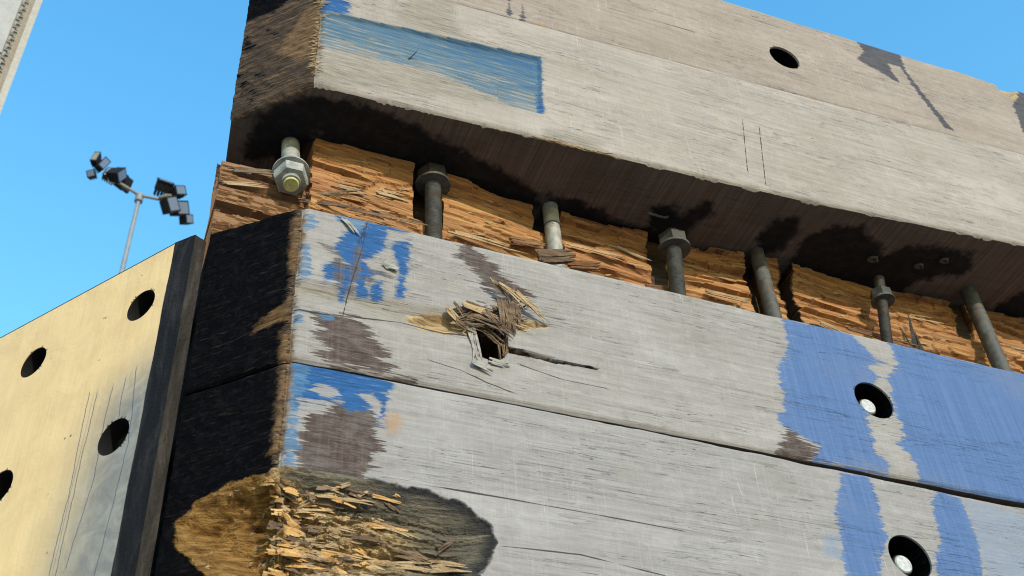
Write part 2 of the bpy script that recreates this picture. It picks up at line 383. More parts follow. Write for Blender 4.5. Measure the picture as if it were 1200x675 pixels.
    c = t.mix(mul(mask('bare'), .9), c, base)
    c = t.mix(mul(mask('rust', .010, jl), .75), c, (.30, .17, .08))
    tn = t.ramp(streak2, [(.3, (.17, .10, .045)), (.5, (.37, .26, .14)), (.75, (.46, .35, .20))])
    c = t.mix(mask('tan', .002), c, tn)
    # rot: ochre pulp at the corner, olive-grey weathered hollow further along
    pulp = t.noise(t.vmul(p, (60, 110, 1)), 1, 5, .7, .6); pf = t.noise(p, 420, 4, .7)
    ro = t.ramp(pulp, [(.28, (.07, .03, .009)), (.45, (.24, .115, .028)), (.6, (.37, .205, .06)), (.8, (.46, .30, .12))])
    ro2 = t.ramp(pulp, [(.26, (.12, .06, .022)), (.40, (.34, .21, .095)), (.55, (.53, .37, .19)), (.8, (.62, .48, .29))])
    rg = t.ramp(streak, [(.28, (.05, .044, .038)), (.45, (.12, .105, .082)), (.6, (.225, .188, .135)), (.78, (.33, .29, .225))])
    rg = t.mix(t.step(streak2, .5, .68, 0, .4), rg, (.10, .12, .125))
    uu = t.math('ADD', U, mul(t.math('SUBTRACT', pulp, .5), .12))
    fbr = t.n.new('ShaderNodeMapping'); t.L(p, fbr.inputs['Vector']); fbr.inputs['Rotation'].default_value = (0, 0, R(-24)); fbr.inputs['Scale'].default_value = (14, 210, 1); fb = t.noise(fbr.outputs[0], 1, 5, .7, .6)
    ro = t.mix(t.step(fb, .50, .66, 0, .7), ro, (.07, .03, .01)); ro = t.mix(t.step(fb, .48, .34, 0, .55), ro, (.52, .31, .10))
    rc = t.mix(t.step(uu, -.03, .02), ro, ro2)
    uz = t.math('ADD', t.math('SUBTRACT', U, mul(t.math('SUBTRACT', Z, -.53), -.0)), mul(t.math('SUBTRACT', streak, .5), .20))
    zt_ = t.math('SUBTRACT', t.math('ADD', t.math('ABSOLUTE', t.math('ADD', Z, .555)), mul(t.math('SUBTRACT', streak2, .5), .06)), t.step(U, .11, .0, 0, .035))
    zone = t.math('MAXIMUM', t.step(uz, .12, .21), mul(t.step(zt_, .034, .054), t.step(U, -.012, .02)))
    rc = t.mix(zone, rc, rg)
    rc = t.mix(mul(t.step(t.math('ADD', A['rot'], mul(t.math('SUBTRACT', streak, .5), .03)), .022, .004), t.step(U, .09, .16)), rc, (.035, .034, .036))
    rc = t.mix(t.step(pf, .56, .72, 0, .6), rc, (.11, .06, .025))
    rm = mask('rot', .002, t.math('MULTIPLY', jl, .6))
    # tar on the sawn end, with ochre wood showing at the arris
    end = t.noise(t.vmul(p, (60, 60, 1), off), 1, 4, .65, 1.2)
    diag = t.n.new('ShaderNodeMapping'); t.L(p, diag.inputs['Vector']); diag.inputs['Rotation'].default_value = (0, 0, R(-38)); diag.inputs['Scale'].default_value = (18, 170, 1)
    dg = t.noise(diag.outputs[0], 1, 4, .65, .5)
    wood_end = t.ramp(dg, [(.3, (.012, .007, .005)), (.48, (.042, .025, .015)), (.62, (.11, .064, .034)), (.78, (.25, .165, .10))])
    endm = t.step(t.math('ADD', U, mul(jl, .25)), -.001, -.004)
    c = t.mix(mul(endm, t.step(Z, 5, 4)), c, wood_end)
    tar_shade_c = t.mix(t.step(end, .45, .7), (.0022, .0022, .0032), (.0065, .0058, .0070)); tst = t.noise(t.vmul(p, (22, 210, 1), (2, seed, 0)), 1, 5, .7, 1.2); tar_shade_c = t.mix(t.step(tst, .56, .70, 0, .9), tar_shade_c, (.026, .019, .016)); tar_shade_c = t.mix(t.step(tst, .70, .78, 0, .8), tar_shade_c, (.075, .055, .045))
    tmask = t.step(t.math('ADD', t.math('ADD', A['tar_shade'], mul(jl, .8)), t.math('ADD', mul(t.math('SUBTRACT', dg, .5), .05), mul(t.math('SUBTRACT', j2, .5), .02))), -.002, .002)
    c = t.mix(tmask, c, tar_shade_c)
    c = t.mix(mul(mask('burn', .006, jl, 1.5), t.step(dg, .4, .55, .75, 1)), c, t.ramp(dg, [(.3, (.05, .028, .015)), (.55, (.15, .085, .04)), (.8, (.27, .18, .09))]))
    c = t.mix(rm, c, rc)
    pm = mask('pit', .002, jl)
    c = t.mix(pm, c, t.ramp(streak2, [(.3, (.02, .012, .008)), (.6, (.09, .055, .032)), (.8, (.2, .13, .08))]))
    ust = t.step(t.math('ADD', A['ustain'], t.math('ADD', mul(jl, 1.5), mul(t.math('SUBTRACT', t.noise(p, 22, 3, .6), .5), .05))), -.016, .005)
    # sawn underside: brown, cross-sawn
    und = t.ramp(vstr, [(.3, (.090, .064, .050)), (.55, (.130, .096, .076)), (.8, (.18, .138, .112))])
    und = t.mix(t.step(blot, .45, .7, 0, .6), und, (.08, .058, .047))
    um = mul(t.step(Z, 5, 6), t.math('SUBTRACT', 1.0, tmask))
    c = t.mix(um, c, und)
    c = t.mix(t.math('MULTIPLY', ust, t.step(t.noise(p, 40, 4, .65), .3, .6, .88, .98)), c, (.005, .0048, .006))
    # cracks
    cw = t.math('ADD', .0005, mul(t.math('SUBTRACT', j1, .42), .0034))
    crk = mul(t.math('LESS_THAN', t.math('ABSOLUTE', t.attr('crack_s')), cw), t.math('LESS_THAN', t.attr('crack_d'), .006))
    c = t.mix(mul(crk, .92), c, (.03, .025, .022))
    # short natural checks along the grain
    ck = t.noise(t.vmul(p, (5, 210, 1), (seed+9, 2, 0)), 1, 2, .5, .25)
    ckm = mul(t.step(t.math('ABSOLUTE', t.math('SUBTRACT', ck, .5)), .004, .0015), t.step(t.noise(t.vmul(p, (5, 14, 1), off), 1, 2, .5), .48, .58))
    c = t.mix(mul(mul(ckm, .8), t.step(U, -.004, .004)), c, (.06, .052, .048))
    paint = t.math('MAXIMUM', gm, t.math('MAXIMUM', mask('blue'), tmask))
    rough = t.mixf(paint, .82, .60); rough = t.mixf(tmask, rough, .9); spl_ = t.mixf(tmask, .22, .03)
    rough = t.mixf(t.math('MAXIMUM', rm, pm), rough, .9)
    h = t.math('ADD', mul(g1, .5), t.math('ADD', mul(g2, .45), t.math('ADD', mul(saw, .35), mul(fine, .25))))
    h = t.math('SUBTRACT', h, t.math('ADD', mul(crk, 2.0), ckm))
    h = t.math('ADD', h, mul(rm, t.math('ADD', t.math('ADD', mul(pulp, 4.5), mul(fb, 3.5)), mul(pf, 3.0))))
    h = t.math('ADD', h, mul(mul(endm, t.math('ADD', mul(dg, 2.2), end)), t.step(Z, 5, 4)))
    return t.out(c, rough, t.bump(h, .0022, .9), specn=spl_)

def fracture_material():
    t = NT('fresh_split_wood'); p = t.attr('puv', True)
    s0 = t.noise(t.vmul(p, (3, 40, 1)), 1, 3, .6, .8); s1 = t.noise(t.vmul(p, (7, 170, 1)), 1, 6, .68, .9); s2 = t.noise(t.vmul(p, (22, 420, 1)), 1, 4, .65, .4); b = t.noise(t.vmul(p, (3.5, 7, 1)), 1, 3, .5)
    c = t.ramp(s1, [(.22, (.07, .026, .009)), (.38, (.20, .082, .026)), (.52, (.32, .15, .048)), (.7, (.43, .25, .105))])
    c = t.mix(t.step(s0, .5, .68, 0, .55), c, t.ramp(s1, [(.3, (.13, .055, .025)), (.55, (.27, .14, .065)), (.75, (.40, .26, .14))])); c = t.mix(t.step(s0, .48, .3, 0, .5), c, t.ramp(s1, [(.3, (.24, .11, .038)), (.55, (.39, .225, .09)), (.75, (.47, .32, .16))]))
    c = t.mix(t.step(b, .48, .62, 0, .6), c, t.ramp(s1, [(.3, (.17, .058, .022)), (.55, (.35, .15, .06)), (.75, (.45, .28, .145))]))
    c = t.mix(t.step(s2, .60, .74, 0, .55), c, (.16, .075, .03))
    c = t.mix(t.step(s2, .42, .28, 0, .5), c, (.42, .285, .145))
    k1 = t.noise(t.vmul(p, (5, 130, 1), (4, 4, 0)), 1, 3, .55, .6); k2 = t.math('MULTIPLY', t.step(t.math('ABSOLUTE', t.math('SUBTRACT', k1, .5)), .010, .003), t.step(s0, .42, .55)); c = t.mix(t.math('MULTIPLY', k2, .85), c, (.035, .016, .008))
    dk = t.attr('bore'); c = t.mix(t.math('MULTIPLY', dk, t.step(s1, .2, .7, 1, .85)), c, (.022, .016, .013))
    left = t.attr('left_shade'); c = t.mix(t.math('MULTIPLY', left, .78), c, (.16, .085, .045))  # shadow on the left end, painted into the wood colour
    h = t.math('SUBTRACT', t.math('ADD', s1, t.math('MULTIPLY', s2, .8)), k2)
    return t.out(c, .72, t.bump(h, .0018, .8), spec=.3)

def simple_wood(name, stops, rough=.75, along=(8, 90, 90)):
    t = NT(name); co = t.n.new('ShaderNodeTexCoord').outputs['Object']
    n = t.noise(t.vmul(co, along), 1, 4, .65, .5); n2 = t.noise(co, 300, 3, .6)
    c = t.ramp(n, stops); c = t.mix(t.step(n2, .55, .7, 0, .4), c, tuple(k*.35 for k in stops[0][1]))
    return t.out(c, rough, t.bump(t.math('ADD', n, n2), .002, .8), spec=.3)
def metal(name, a, b, rough=.5, metallic=.6, scale=60, pits=0.5, rust=0.0):
    t = NT(name); co = t.n.new('ShaderNodeTexCoord').outputs['Object']
    n = t.noise(co, scale, 4, .65, .3); n2 = t.noise(co, scale*6, 3, .6)
    c = t.mix(t.step(n, .35, .65), a, b); c = t.mix(t.step(n2, .55, .72, 0, pits), c, tuple(k*.3 for k in a))
    if rust: c = t.mix(t.step(t.noise(co, 26, 5, .7, .5), .52, .66, 0, rust), c, t.mix(n2, (.05, .022, .011), (.16, .075, .035)))
    r = t.mixf(t.step(n, .3, .7), rough, min(1, rough+.25))
    return t.out(c, r, t.bump(n2, .0012, .5), metallic, spec=.5 if metallic else .15)

M_A = timber_material('weathered_timber_upper', (1.17, 1.10, 1.02), 1.3)
M_T = timber_material('weathered_timber_top', (1.06, .94, .83), 2.7)
M_B = timber_material('weathered_timber_painted', (1, 1, 1), 4.1)
M_C = timber_material('weathered_timber_rotten', (.97, .99, 1.02), 6.9)
M_F = fracture_material()
M_SPL = simple_wood('split_brown_wood', [(.3, (.035, .022, .014)), (.5, (.13, .082, .05)), (.75, (.27, .19, .12))])
M_SPLT = simple_wood('split_pale_wood', [(.3, (.15, .09, .045)), (.5, (.34, .235, .13)), (.75, (.45, .345, .215))])
M_SPLG = simple_wood('weathered_grey_splinter', [(.3, (.14, .13, .115)), (.5, (.28, .265, .24)), (.75, (.38, .365, .34))])
M_SPLR = simple_wood('red_brown_chip', [(.3, (.07, .03, .016)), (.5, (.20, .095, .045)), (.75, (.30, .175, .09))])
M_SPLO = simple_wood('split_orange_strip', [(.3, (.12, .05, .018)), (.5, (.30, .15, .055)), (.75, (.44, .28, .13))])
M_DARK = simple_wood('dark_stained_splinter', [(.3, (.012, .010, .009)), (.5, (.03, .024, .02)), (.75, (.07, .05, .035))])
M_GALV = metal('galvanised_steel', (.22, .225, .21), (.36, .355, .325), .5, .3)
M_STEEL = metal('dull_grey_steel', (.045, .048, .048), (.105, .108, .102), .6, .3, rust=.75)
M_STEELD = metal('dark_grey_steel', (.028, .029, .028), (.065, .064, .058), .5, .4, rust=.9)
M_ENDP = metal('yellowed_bolt_end', (.42, .38, .14), (.60, .56, .25), .5, .1, 90, .3)
M_BRIGHT = metal('bright_bolt_end', (.30, .32, .34), (.48, .49, .49), .4, .2, 140, .3)
# ---------------------------------------------------------------- timbers
CH = -0.163                              # length of the sawn chamfer at the end of every timber
def stations(sp, xf, sp2, xend):
    if sp < .0015: return np.concatenate([np.arange(CH, .30, sp), np.arange(.30+sp, xf, sp2), np.arange(xf, xend+.01, .08)])
    ch = np.arange(CH, -.0001, sp)
    fr = np.arange(0, .78, sp); mid = np.arange(fr[-1]+sp, xf, sp2); co = np.arange(xf, xend+.01, .08)
    return np.concatenate([ch, fr, mid, co])
def base_xy(u):
    k = 1/math.sqrt(2); neg = u < 0
    return np.where(neg, u*k, u), np.where(neg, -u*k, 0.0)
def normal_xy(u, w=.014):
    t = sstep(-w, w, u); k = 1/math.sqrt(2)
    nx = -k*(1-t); ny = -k*(1-t)-t; L = np.hypot(nx, ny); return nx/L, ny/L

def build_timber(name, key, mat, z0f, z1f, depth_fn, holes=(), sp=.0025, sp2=.004, spz=.0027, yback=.6, nb=4, setback=0.0,
                 extra=None, arris=.004, xend=2.7):
    u = stations(sp, 1.95, sp2, xend); S = len(u); z0 = z0f(u); z1 = z1f(u)
    nz = int(np.max(z1-z0)/spz)+1; q = np.linspace(0, 1, nz)
    U = np.repeat(u[:, None], nz, 1); Zg = z0[:, None]+(z1-z0)[:, None]*q[None]
    D = depth_fn(U, Zg)
    rg = arris*(.6+.9*fbm(U*14, Zg*0+3.3+hash(name) % 7*0, 3))
    for dist in (Zg-z0[:, None], z1[:, None]-Zg):
        D = D+rg*np.clip(1-dist/(rg*1.6+1e-6), 0, 1)**2
    D = D+.0055*np.clip(1-np.abs(U)/.011, 0, 1)**1.6*(.5+1.1*fbm(U*0+2.2, Zg*70, 3))      # worn vertical arris
    D = D+.0011*(fbm(U*9, Zg*150, 3)-.5)
    for cx, cz, r, dp in holes: U, Zg, D = snap_hole(U, Zg, D, cx, cz, r, sp2 if cx > .78 else sp, dp)
    bx, by = base_xy(U); nx, ny = normal_xy(U)
    FX = bx-nx*D; FY = by-ny*D+setback
    front = np.stack([FX, FY, Zg], -1)
    # underside from the back to the front arris
    tb = np.linspace(0, 1, nb)
    if nb > 10: tb = np.concatenate([[0], np.linspace(.42, 1, nb-1)])
    yb = yback+(FY[:, :1]-yback)*tb[None]; skew = ((.10 if key in 'AT' else 0)*np.clip(-u/.05, 0, 1))[:, None]; xb = FX[:, :1]+skew*(yb-FY[:, :1])
    zb = np.repeat(Zg[:, :1], nb, 1)
    if nb > 10: zb = zb+.0035*(fbm(xb*11, yb*60, 4)-.5)*np.clip((1-tb)[None]*12, 0, 1)
    bottom = np.stack([xb, yb, zb], -1)
    tt = np.linspace(0, 1, 3); yt = FY[:, -1:]+(yback-FY[:, -1:])*tt[None]
    top = np.stack([FX[:, -1:]+skew*(yt-FY[:, -1:]), yt, np.repeat(Zg[:, -1:], 3, 1)], -1)
    grid = np.concatenate([bottom, front, top], 1); Rn = grid.shape[1]
    V = grid.reshape(-1, 3)
    idx = np.arange(S*Rn).reshape(S, Rn)
    nxt = np.roll(idx, -1, 1)
    Q = np.stack([idx[:-1], idx[1:], nxt[1:], nxt[:-1]], -1).reshape(-1, 4)
    me = fast_mesh(name, V, Q, True, .55)
    # end caps
    o = link(name, me, mat)
    puv = np.concatenate([np.stack([xb, yb+10, xb*0], -1), np.stack([U, Zg, D], -1), np.stack([top[..., 0], top[..., 1]+20, top[..., 0]*0], -1)], 1).reshape(-1, 3)
    set_vec(me, 'puv', puv)
    names = LAYERS
    f = layer_fields(key, U, Zg, names)
    if extra: extra(f, U, Zg)
    fu = {n: np.full((S, nb), -1.0) for n in names}; fu['crack_s'] = np.ones((S, nb)); fu['crack_d'] = np.ones((S, nb))
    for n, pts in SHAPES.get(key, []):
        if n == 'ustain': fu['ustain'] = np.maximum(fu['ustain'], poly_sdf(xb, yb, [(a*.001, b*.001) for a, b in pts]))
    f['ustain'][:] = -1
    for cx, cz, r, dp in holes: f['tar_shade'] = np.maximum(f['tar_shade'], np.where(D > .003, np.where((np.hypot(U-cx, Zg-cz) < r+.0005) & ((U-cx)+(Zg-cz) > -.022), 20, -1), -1))  # upper-right bore walls painted black for the shadow falling there
    for n in names+['crack_s', 'crack_d']:
        if n == 'tar_shade' and key in 'BC': fu[n][u < -.004] = 3
        if n == 'tar_shade' and key in 'BC': tail = np.where((u < -.15)[:, None], 3.0, -1.0)*np.ones((1, 3))
        else: tail = np.full((S, 3), -1.0 if n not in ('crack_s', 'crack_d') else 1.0)
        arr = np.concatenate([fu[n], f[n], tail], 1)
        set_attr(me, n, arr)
    c = Geo()                                                      # plain caps close the two ends of the timber
    return o, dict(U=U, Z=Zg, D=D, idx=idx, puv=puv)

def ends(o, name_key, mat):
    """close the open ends of a timber with n-gons"""
    bm = bmesh.new(); bm.from_mesh(o.data)
    ed = [e for e in bm.edges if e.is_boundary]
    bmesh.ops.holes_fill(bm, edges=ed, sides=0)
    bm.to_mesh(o.data); bm.free()

def zA0(u): return np.interp(u, [-.17, -.002, .2, .416, .75, 1.0, 1.495, 2.8], [.289, .294, .300, .309, .322, .338, .38, .475])+.004*(fbm(u*9, u*0+5, 4)-.5)
def zA1(u): return .6435+.0484*u+.003*(fbm(u*6, u*0+9, 3)-.5)
def zT0(u): return .6475+.0484*u
def zT1(u): return .983+.0185*u+.006*(fbm(u*7, u*0+2.5, 4)-.5)
def zB0(u): return -.2945-.003*u+.002*(fbm(u*12, u*0+1, 3)-.5)
def zB1(u): return .004*(fbm(u*8, u*0+7, 4)-.5)+np.where(u < 0, -u*.10, 0)
def zC1(u): return -.2975-.003*u-.0085*np.clip((u-.55)/.6, 0, 1)+.004*(fbm(u*15, u*0+4, 4)-.5)*np.clip(u/.4, .1, 1)
def zC0(u): return -.66+0*u

def getp(key, name): return [[(a*.001, b*.001) for a, b in p] for n, p in SHAPES[key] if n == name]
REC = getp('A', 'recess')[0]
def depth_A(u, z):
    d = poly_sdf(u, z, REC)
    w = np.clip((z-(.36+.10*np.clip(u/.42, 0, 1)*.2))/.10, 0, 1)
    dd = .006*sstep(-.001, .007, d)*np.clip(w+.6*(u > .33), 0, 1)
    dd = dd*(1+.5*(fbm(u*6, z*90, 4)-.5))
    # chipped lower arris
    zz = z-zA0(u); chip = sstep(.5, .8, fbm(u*45, u*0+12, 5)); dd = dd+.006*chip*np.clip(1-zz/.008, 0, 1)
    dd = dd+.006*(u < -.004)*(fbm((u+z)*70, (z-u)*26, 4)-.4)
    return dd
def depth_T(u, z):
    chip = poly_sdf(u, z, getp('T', 'tan')[0]); return .012*np.clip(chip/.012, 0, 1)+.0015*(fbm(u*5, z*12, 3)-.5)
OL = getp('B', 'olive')[0]; WEDGE = [(.310, -.196), (.330, -.1995), (.360, -.2035), (.398, -.2045), (.456, -.2015), (.398, -.2062), (.355, -.2085), (.325, -.2095), (.310, -.210)]; TAN = getp('B', 'tan'); PIT = [(.266, -.160), (.300, -.156), (.314, -.172), (.316, -.196), (.306, -.220), (.286, -.230), (.270, -.226), (.262, -.200)]
def depth_B(u, z):
    d = .0055*sstep(-.004, .022, poly_sdf(u, z, OL))*(.6+.8*fbm(u*10, z*120, 3))
    for k, P in enumerate(TAN):
        s = poly_sdf(u, z, P)+.004*(fbm(u*40, z*200, 3)-.5); d = d+.012*sstep(0, .012, s)*(1+.6*(fbm(u*20, z*160, 3)-.5))
    s = poly_sdf(u, z, PIT)+.006*(fbm(u*90, z*140, 3)-.5); d = np.where(s > 0, np.maximum(d, .075*sstep(0, .006, s)), d)
    d = d+.018*sstep(-.0005, .003, poly_sdf(u, z, WEDGE))
    # lips pushed up round the break
    r = np.hypot((u-.285)/1.6, z+.175); d = d-.006*np.exp(-((r-.045)/.018)**2)*fbm(u*30, z*80, 3)
    # the wide crack running right from the break
    for a, b, w in (((.312, -.203), (.39, -.2045), .0045), ((.39, -.2045), (.456, -.202), .0018)):
        dd, sg = seg_dist(u, z, a, b); d = d+.012*np.clip(1-dd/w, 0, 1)
    d = d+.004*(u < -.004)*(fbm((u+z)*40, (z-u)*60, 4)-.4)
    return d
ROT = getp('C', 'rot')[0]; ROTC = getp('C', 'rotc')[0]
def rot_sd(u, z): return np.maximum(poly_sdf(u, z, ROT), poly_sdf(u, z, ROTC))+.022*(fbm(u*13+3, z*26+1, 4)-.52)
def depth_C(u, z):
    s = rot_sd(u, z)+.006*(fbm(u*30, z*60, 4)-.5); k = sstep(0, .045, s)
    ins = sstep(-.001, .003, s)
    d = k*(.020+.026*np.exp(-(u/.055)**2)+.012*np.exp(-((u-.06)/.06)**2))+ins*.003
    wz = z+.02*(fbm(u*12, z*20+5, 3)-.5)
    lay = fbm(u*9+3, wz*75, 4); ter = np.floor(lay*7)/7
    flake = np.floor(fbm(u*34, wz*95+8, 4)*6)/6
    near = np.exp(-(np.maximum(u-.02, 0)/.11)**2)
    wu = u+.012*(fbm(u*30, z*40+11, 3)-.5)
    rid = 1-np.abs(2*fbm(wu*22+2, wz*52+4, 3)-1); rid2 = 1-np.abs(2*fbm(wu*55+7, wz*130+1, 3)-1)
    cell = np.floor(fbm(wu*26+5, wz*48+3, 2)*9)/9
    d = d+k*(u > -.02)*((ter-.5)*(.014+.012*near)+(flake-.5)*.012*near-(rid-.7)*(.004+.026*near)-(rid2-.7)*.012*near+(cell-.5)*.020*near)
    ph = wz*46+2.2*fbm(wu*9+2, wz*14, 3)+1.1*(u*9); ph2 = wz*118+2.5*fbm(wu*26+6, wz*30, 3)+u*20
    br = sstep(.35, .6, fbm(u*24+1, wz*44+2, 3))
    d = d+k*(u > -.025)*near*((ph-np.floor(ph))-.5)*.017*br+k*(u > -.025)*(.35+.65*near)*((ph2-np.floor(ph2))-.5)*.007
    d = d+k*(u <= -.02)*((fbm(u*20+z*14, z*50-u*14, 5)-.5)*.026+.012*(1-np.abs(2*fbm(u*12+z*10+3, z*60-u*22, 3)-1)))
    d = d+ins*(fbm(u*160, z*220, 3)-.5)*.004
    # deep rotten seam along the bottom
    zc = -.555+.02*(fbm(u*14, u*0+3, 3)-.5)
    d = d+k*.022*np.exp(-((z-zc)/.006)**2)*sstep(.03, .12, u)
    d = d+.004*(u < -.004)*(1-ins)*(fbm((u+z)*40, (z-u)*60, 4)-.4)
    return d
def tar_all(f, u, z):
    f['tar_shade'] = np.maximum(f['tar_shade'], -(u+.010+.010*(fbm(u*0+1.7, z*30, 4)-.3)))
def extra_B(f, u, z):
    tar_all(f, u, z); f['pit'] = np.maximum(poly_sdf(u, z, PIT), poly_sdf(u, z, WEDGE)+.0008)
    f['burn'] = poly_sdf(u, z, [(-.066, -.223), (-.034, -.196), (-.004, -.184), (.000, -.205), (-.012, -.220)])
    strip = np.minimum(.010-np.abs(u+.006), np.maximum(np.minimum(z+.13, -.02-z), np.minimum(z+.30, -.245-z)))
    f['burn'] = np.maximum(f['burn'], strip)
def extra_C(f, u, z):
    f['rot'] = np.maximum(f['rot'], rot_sd(u, z)); tar_all(f, u, z)
    f['tar_shade'] = np.where(f['rot'] > 0, -.02, f['tar_shade'])
    f['burn'] = np.maximum(f['burn'], np.minimum(.008-np.abs(u+.004), np.minimum(z+.44, -.30-z)))
def extra_A(f, u, z):
    n = fbm((u+z)*30+4, (z-u)*12, 4)
    f['tar_shade'] = np.where(u < -.006, (n-.68)*.045-.02*sstep(-.06, -.01, u)-.012*sstep(-.11, -.06, u)+.05*sstep(.55, .62, z)-.02*sstep(.40, .34, z)*0, -1)
    f['fade'] = np.maximum(f['fade'], -1); 
    bl = getp('A', 'blue')[0]; f['fade'] = poly_sdf(u, z, bl)
    top = np.interp(u, [0, .425], [.505, .555]); f['fade'] = np.where(f['fade'] > 0, np.clip(.128-(top-z)+.10*np.clip(u/.42, 0, 1), .0005, 1), f['fade'])
    f['blue'] = poly_sdf(u, z, getp('A', 'blue')[1])
    f['blue'] = np.maximum(f['blue'], np.minimum(.006-np.abs(u-.411-.04*(z-.38)), np.minimum(z-.38, .55-z)))
    f['burn'] = poly_sdf(u, z, [(-.085, .43), (-.03, .37), (-.003, .36), (-.003, .52), (-.03, .53)])

G_FR = 'timbers of the stacked fender'
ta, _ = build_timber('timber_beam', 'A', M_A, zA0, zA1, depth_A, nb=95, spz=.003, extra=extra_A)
tag(ta, 'grey timber over the gap with a planed blue strip and dark underside', 'timber', G_FR)
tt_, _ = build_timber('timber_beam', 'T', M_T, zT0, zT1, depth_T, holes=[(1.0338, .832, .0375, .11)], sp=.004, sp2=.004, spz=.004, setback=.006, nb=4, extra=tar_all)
tag(tt_, 'topmost weathered timber with one bolt hole and dark drips against the sky', 'timber', G_FR)
HB = (.9605, -.1465, .0365); HC = (.9310, -.4420, .0365)
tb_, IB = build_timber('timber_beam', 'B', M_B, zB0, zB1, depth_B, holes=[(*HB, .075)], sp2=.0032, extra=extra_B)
tag(tb_, 'timber just below the gap with splintered break and wide blue wash', 'timber', G_FR)
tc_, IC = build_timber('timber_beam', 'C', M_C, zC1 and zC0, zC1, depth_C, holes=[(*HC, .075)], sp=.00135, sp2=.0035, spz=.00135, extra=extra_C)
tag(tc_, 'bottom timber with orange rotted corner and blue painted bands', 'timber', G_FR)
for o in (ta, tt_, tb_, tc_): ends(o, '', None)

# the snapped timber in the gap
BOLTS = [(-.006, .137), (.247, .125), (.486, .152), (.720, .130), (.934, .154), (1.190, .134), (1.466, .152)]
def frac_depth(x, z):
    yf = np.interp(x, [-.12, .027, .10, .189, .475, .60, .764, .934, 1.0, 1.02, 1.1, 1.441, 1.65, 2.7], [.205, .118, .122, .130, .158, .165, .178, .172, .176, .172, .180, .198, .198, .21])
    w = z+.025*(fbm(x*5, z*9, 3)-.5)+.02*np.sin(x*3)
    lay = fbm(x*2.0+2, w*26, 4); ter = np.floor(lay*5)/5*.35+lay*.65
    y = yf+(ter-.5)*.045+.004*(fbm(x*10, w*110, 4)-.5)-.012*sstep(.16, .06, z)
    y = y+(np.floor(fbm(x*4.2+9, w*15+2, 2)*7)/7-.5)*.028
    y = y+.0015*(fbm(x*60, w*60, 3)-.5)
    pz = w*26+2.4*fbm(x*1.6+4, w*8, 3)+x*1.3; y = y+((pz-np.floor(pz))-.5)*.012*sstep(.40, .6, fbm(x*3+8, w*16, 3))
    # left end: separate torn layers
    ed = .027+.002*np.sin(z*200)
    L = x < ed
    bnd = z+.05*(x+.05)+.006*(fbm(x*20, z*0+3, 3)-.5)
    yl = np.where(bnd > .192, .205+.02*fbm(x*10, z*60, 3), np.where(bnd > .100, .128, np.where(bnd > .066, .235, .118)))
    yl = yl+(np.floor(fbm(x*5, z*90, 4)*8)/8-.5)*.025
    y = np.where(L, yl, y)
    # gap between the two lengths of timber near the fifth bolt
    gx = np.abs(x-1.000-.06*(z-.25)); y = np.where(gx < .012+.006*(fbm(x*0+1, z*60, 3)-.5), .33, y)
    return y
def build_fracture():
    xs = np.concatenate([np.arange(-.116, 1.75, .003), np.arange(1.75, 2.71, .05)]); S = len(xs)
    z0 = .006+zB1(xs); z1 = zA0(xs)-.004; nz = 118; q = np.linspace(0, 1, nz)
    X = np.repeat(xs[:, None], nz, 1); Z = z0[:, None]+(z1-z0)[:, None]*q[None]
    Y = frac_depth(X, Z); bore = np.zeros_like(X)
    for i, (bx, by) in enumerate(BOLTS):
        hw = (.0, .027, .026, .022, .020, .0, .021)[i]; zl = (.3, .17, .245, .20, .15, .3, .285)[i]
        if hw == 0: continue
        inn = (np.abs(X-bx+.006) < hw) & (Z > zl+.012*(fbm(X*50, Z*0, 2)-.5))
        Y = np.where(inn, np.maximum(Y, by+.05), Y); bore = np.where(inn & (Y > by+.02), 1.0, bore)
        inn2 = (np.abs(X-bx) < .021) & (Z <= zl); Y = np.where(inn2, np.maximum(Y, by+.012), Y)
    bore = np.maximum(bore, ((Y > .30) | (np.abs(X-1.000-.06*(Z-.25)) < .017))*1.0)  # gap between the two lengths coloured dark in place of its shade
    left_shade = np.where(X < .03, .9, 0.0)
    front = np.stack([X, Y, Z], -1); yb = .6
    xk = xs+.05*np.clip((.0-xs)/.1, 0, 1); bot = np.stack([xk, xs*0+yb, z0], -1)[:, None]; top = np.stack([xk, xs*0+yb, z1], -1)[:, None]
    g = np.concatenate([bot, front, top], 1); Rn = g.shape[1]; idx = np.arange(S*Rn).reshape(S, Rn); nxt = np.roll(idx, -1, 1)
    Q = np.stack([idx[:-1], idx[1:], nxt[1:], nxt[:-1]], -1).reshape(-1, 4)
    me = fast_mesh('broken_timber', g.reshape(-1, 3), Q, True, .32)
    pad = lambda a: np.concatenate([a[:, :1], a, a[:, -1:]], 1)
    set_vec(me, 'puv', np.stack([pad(X), pad(Z)+pad(Y)*.15, pad(Y)], -1).reshape(-1, 3)); set_attr(me, 'bore', pad(bore)); set_attr(me, 'left_shade', pad(left_shade))
    o = link('broken_timber', me, M_F); ends(o, '', None); return o
tf = build_fracture(); tag(tf, 'snapped timber deep in the gap showing raw orange split wood', 'timber', G_FR)

# plain timbers below, down to the quay
pl = None
for k in range(8):
    if pl is None:
        g = Geo(); a = CH/math.sqrt(2); z = -.665-.285
        P = [(a, .6), (a, -a), (0, 0), (2.7, 0), (2.7, .6)]
        g.add([(x, y, z) for x, y in P]+[(x, y, z+.283) for x, y in P], [(4, 3, 2, 1, 0), (5, 6, 7, 8, 9)]+[(i, (i+1) % 5, 5+(i+1) % 5, 5+i) for i in range(5)])
        pl = g.build('timber_beam', M_SPLG); o = pl
    else:
        o = pl.copy(); COL.objects.link(o); o.location.z = -.2872*k
    tag(o, 'plain timber of the stack carrying the rotted timber', 'timber', 'plain timbers under the rotted one')

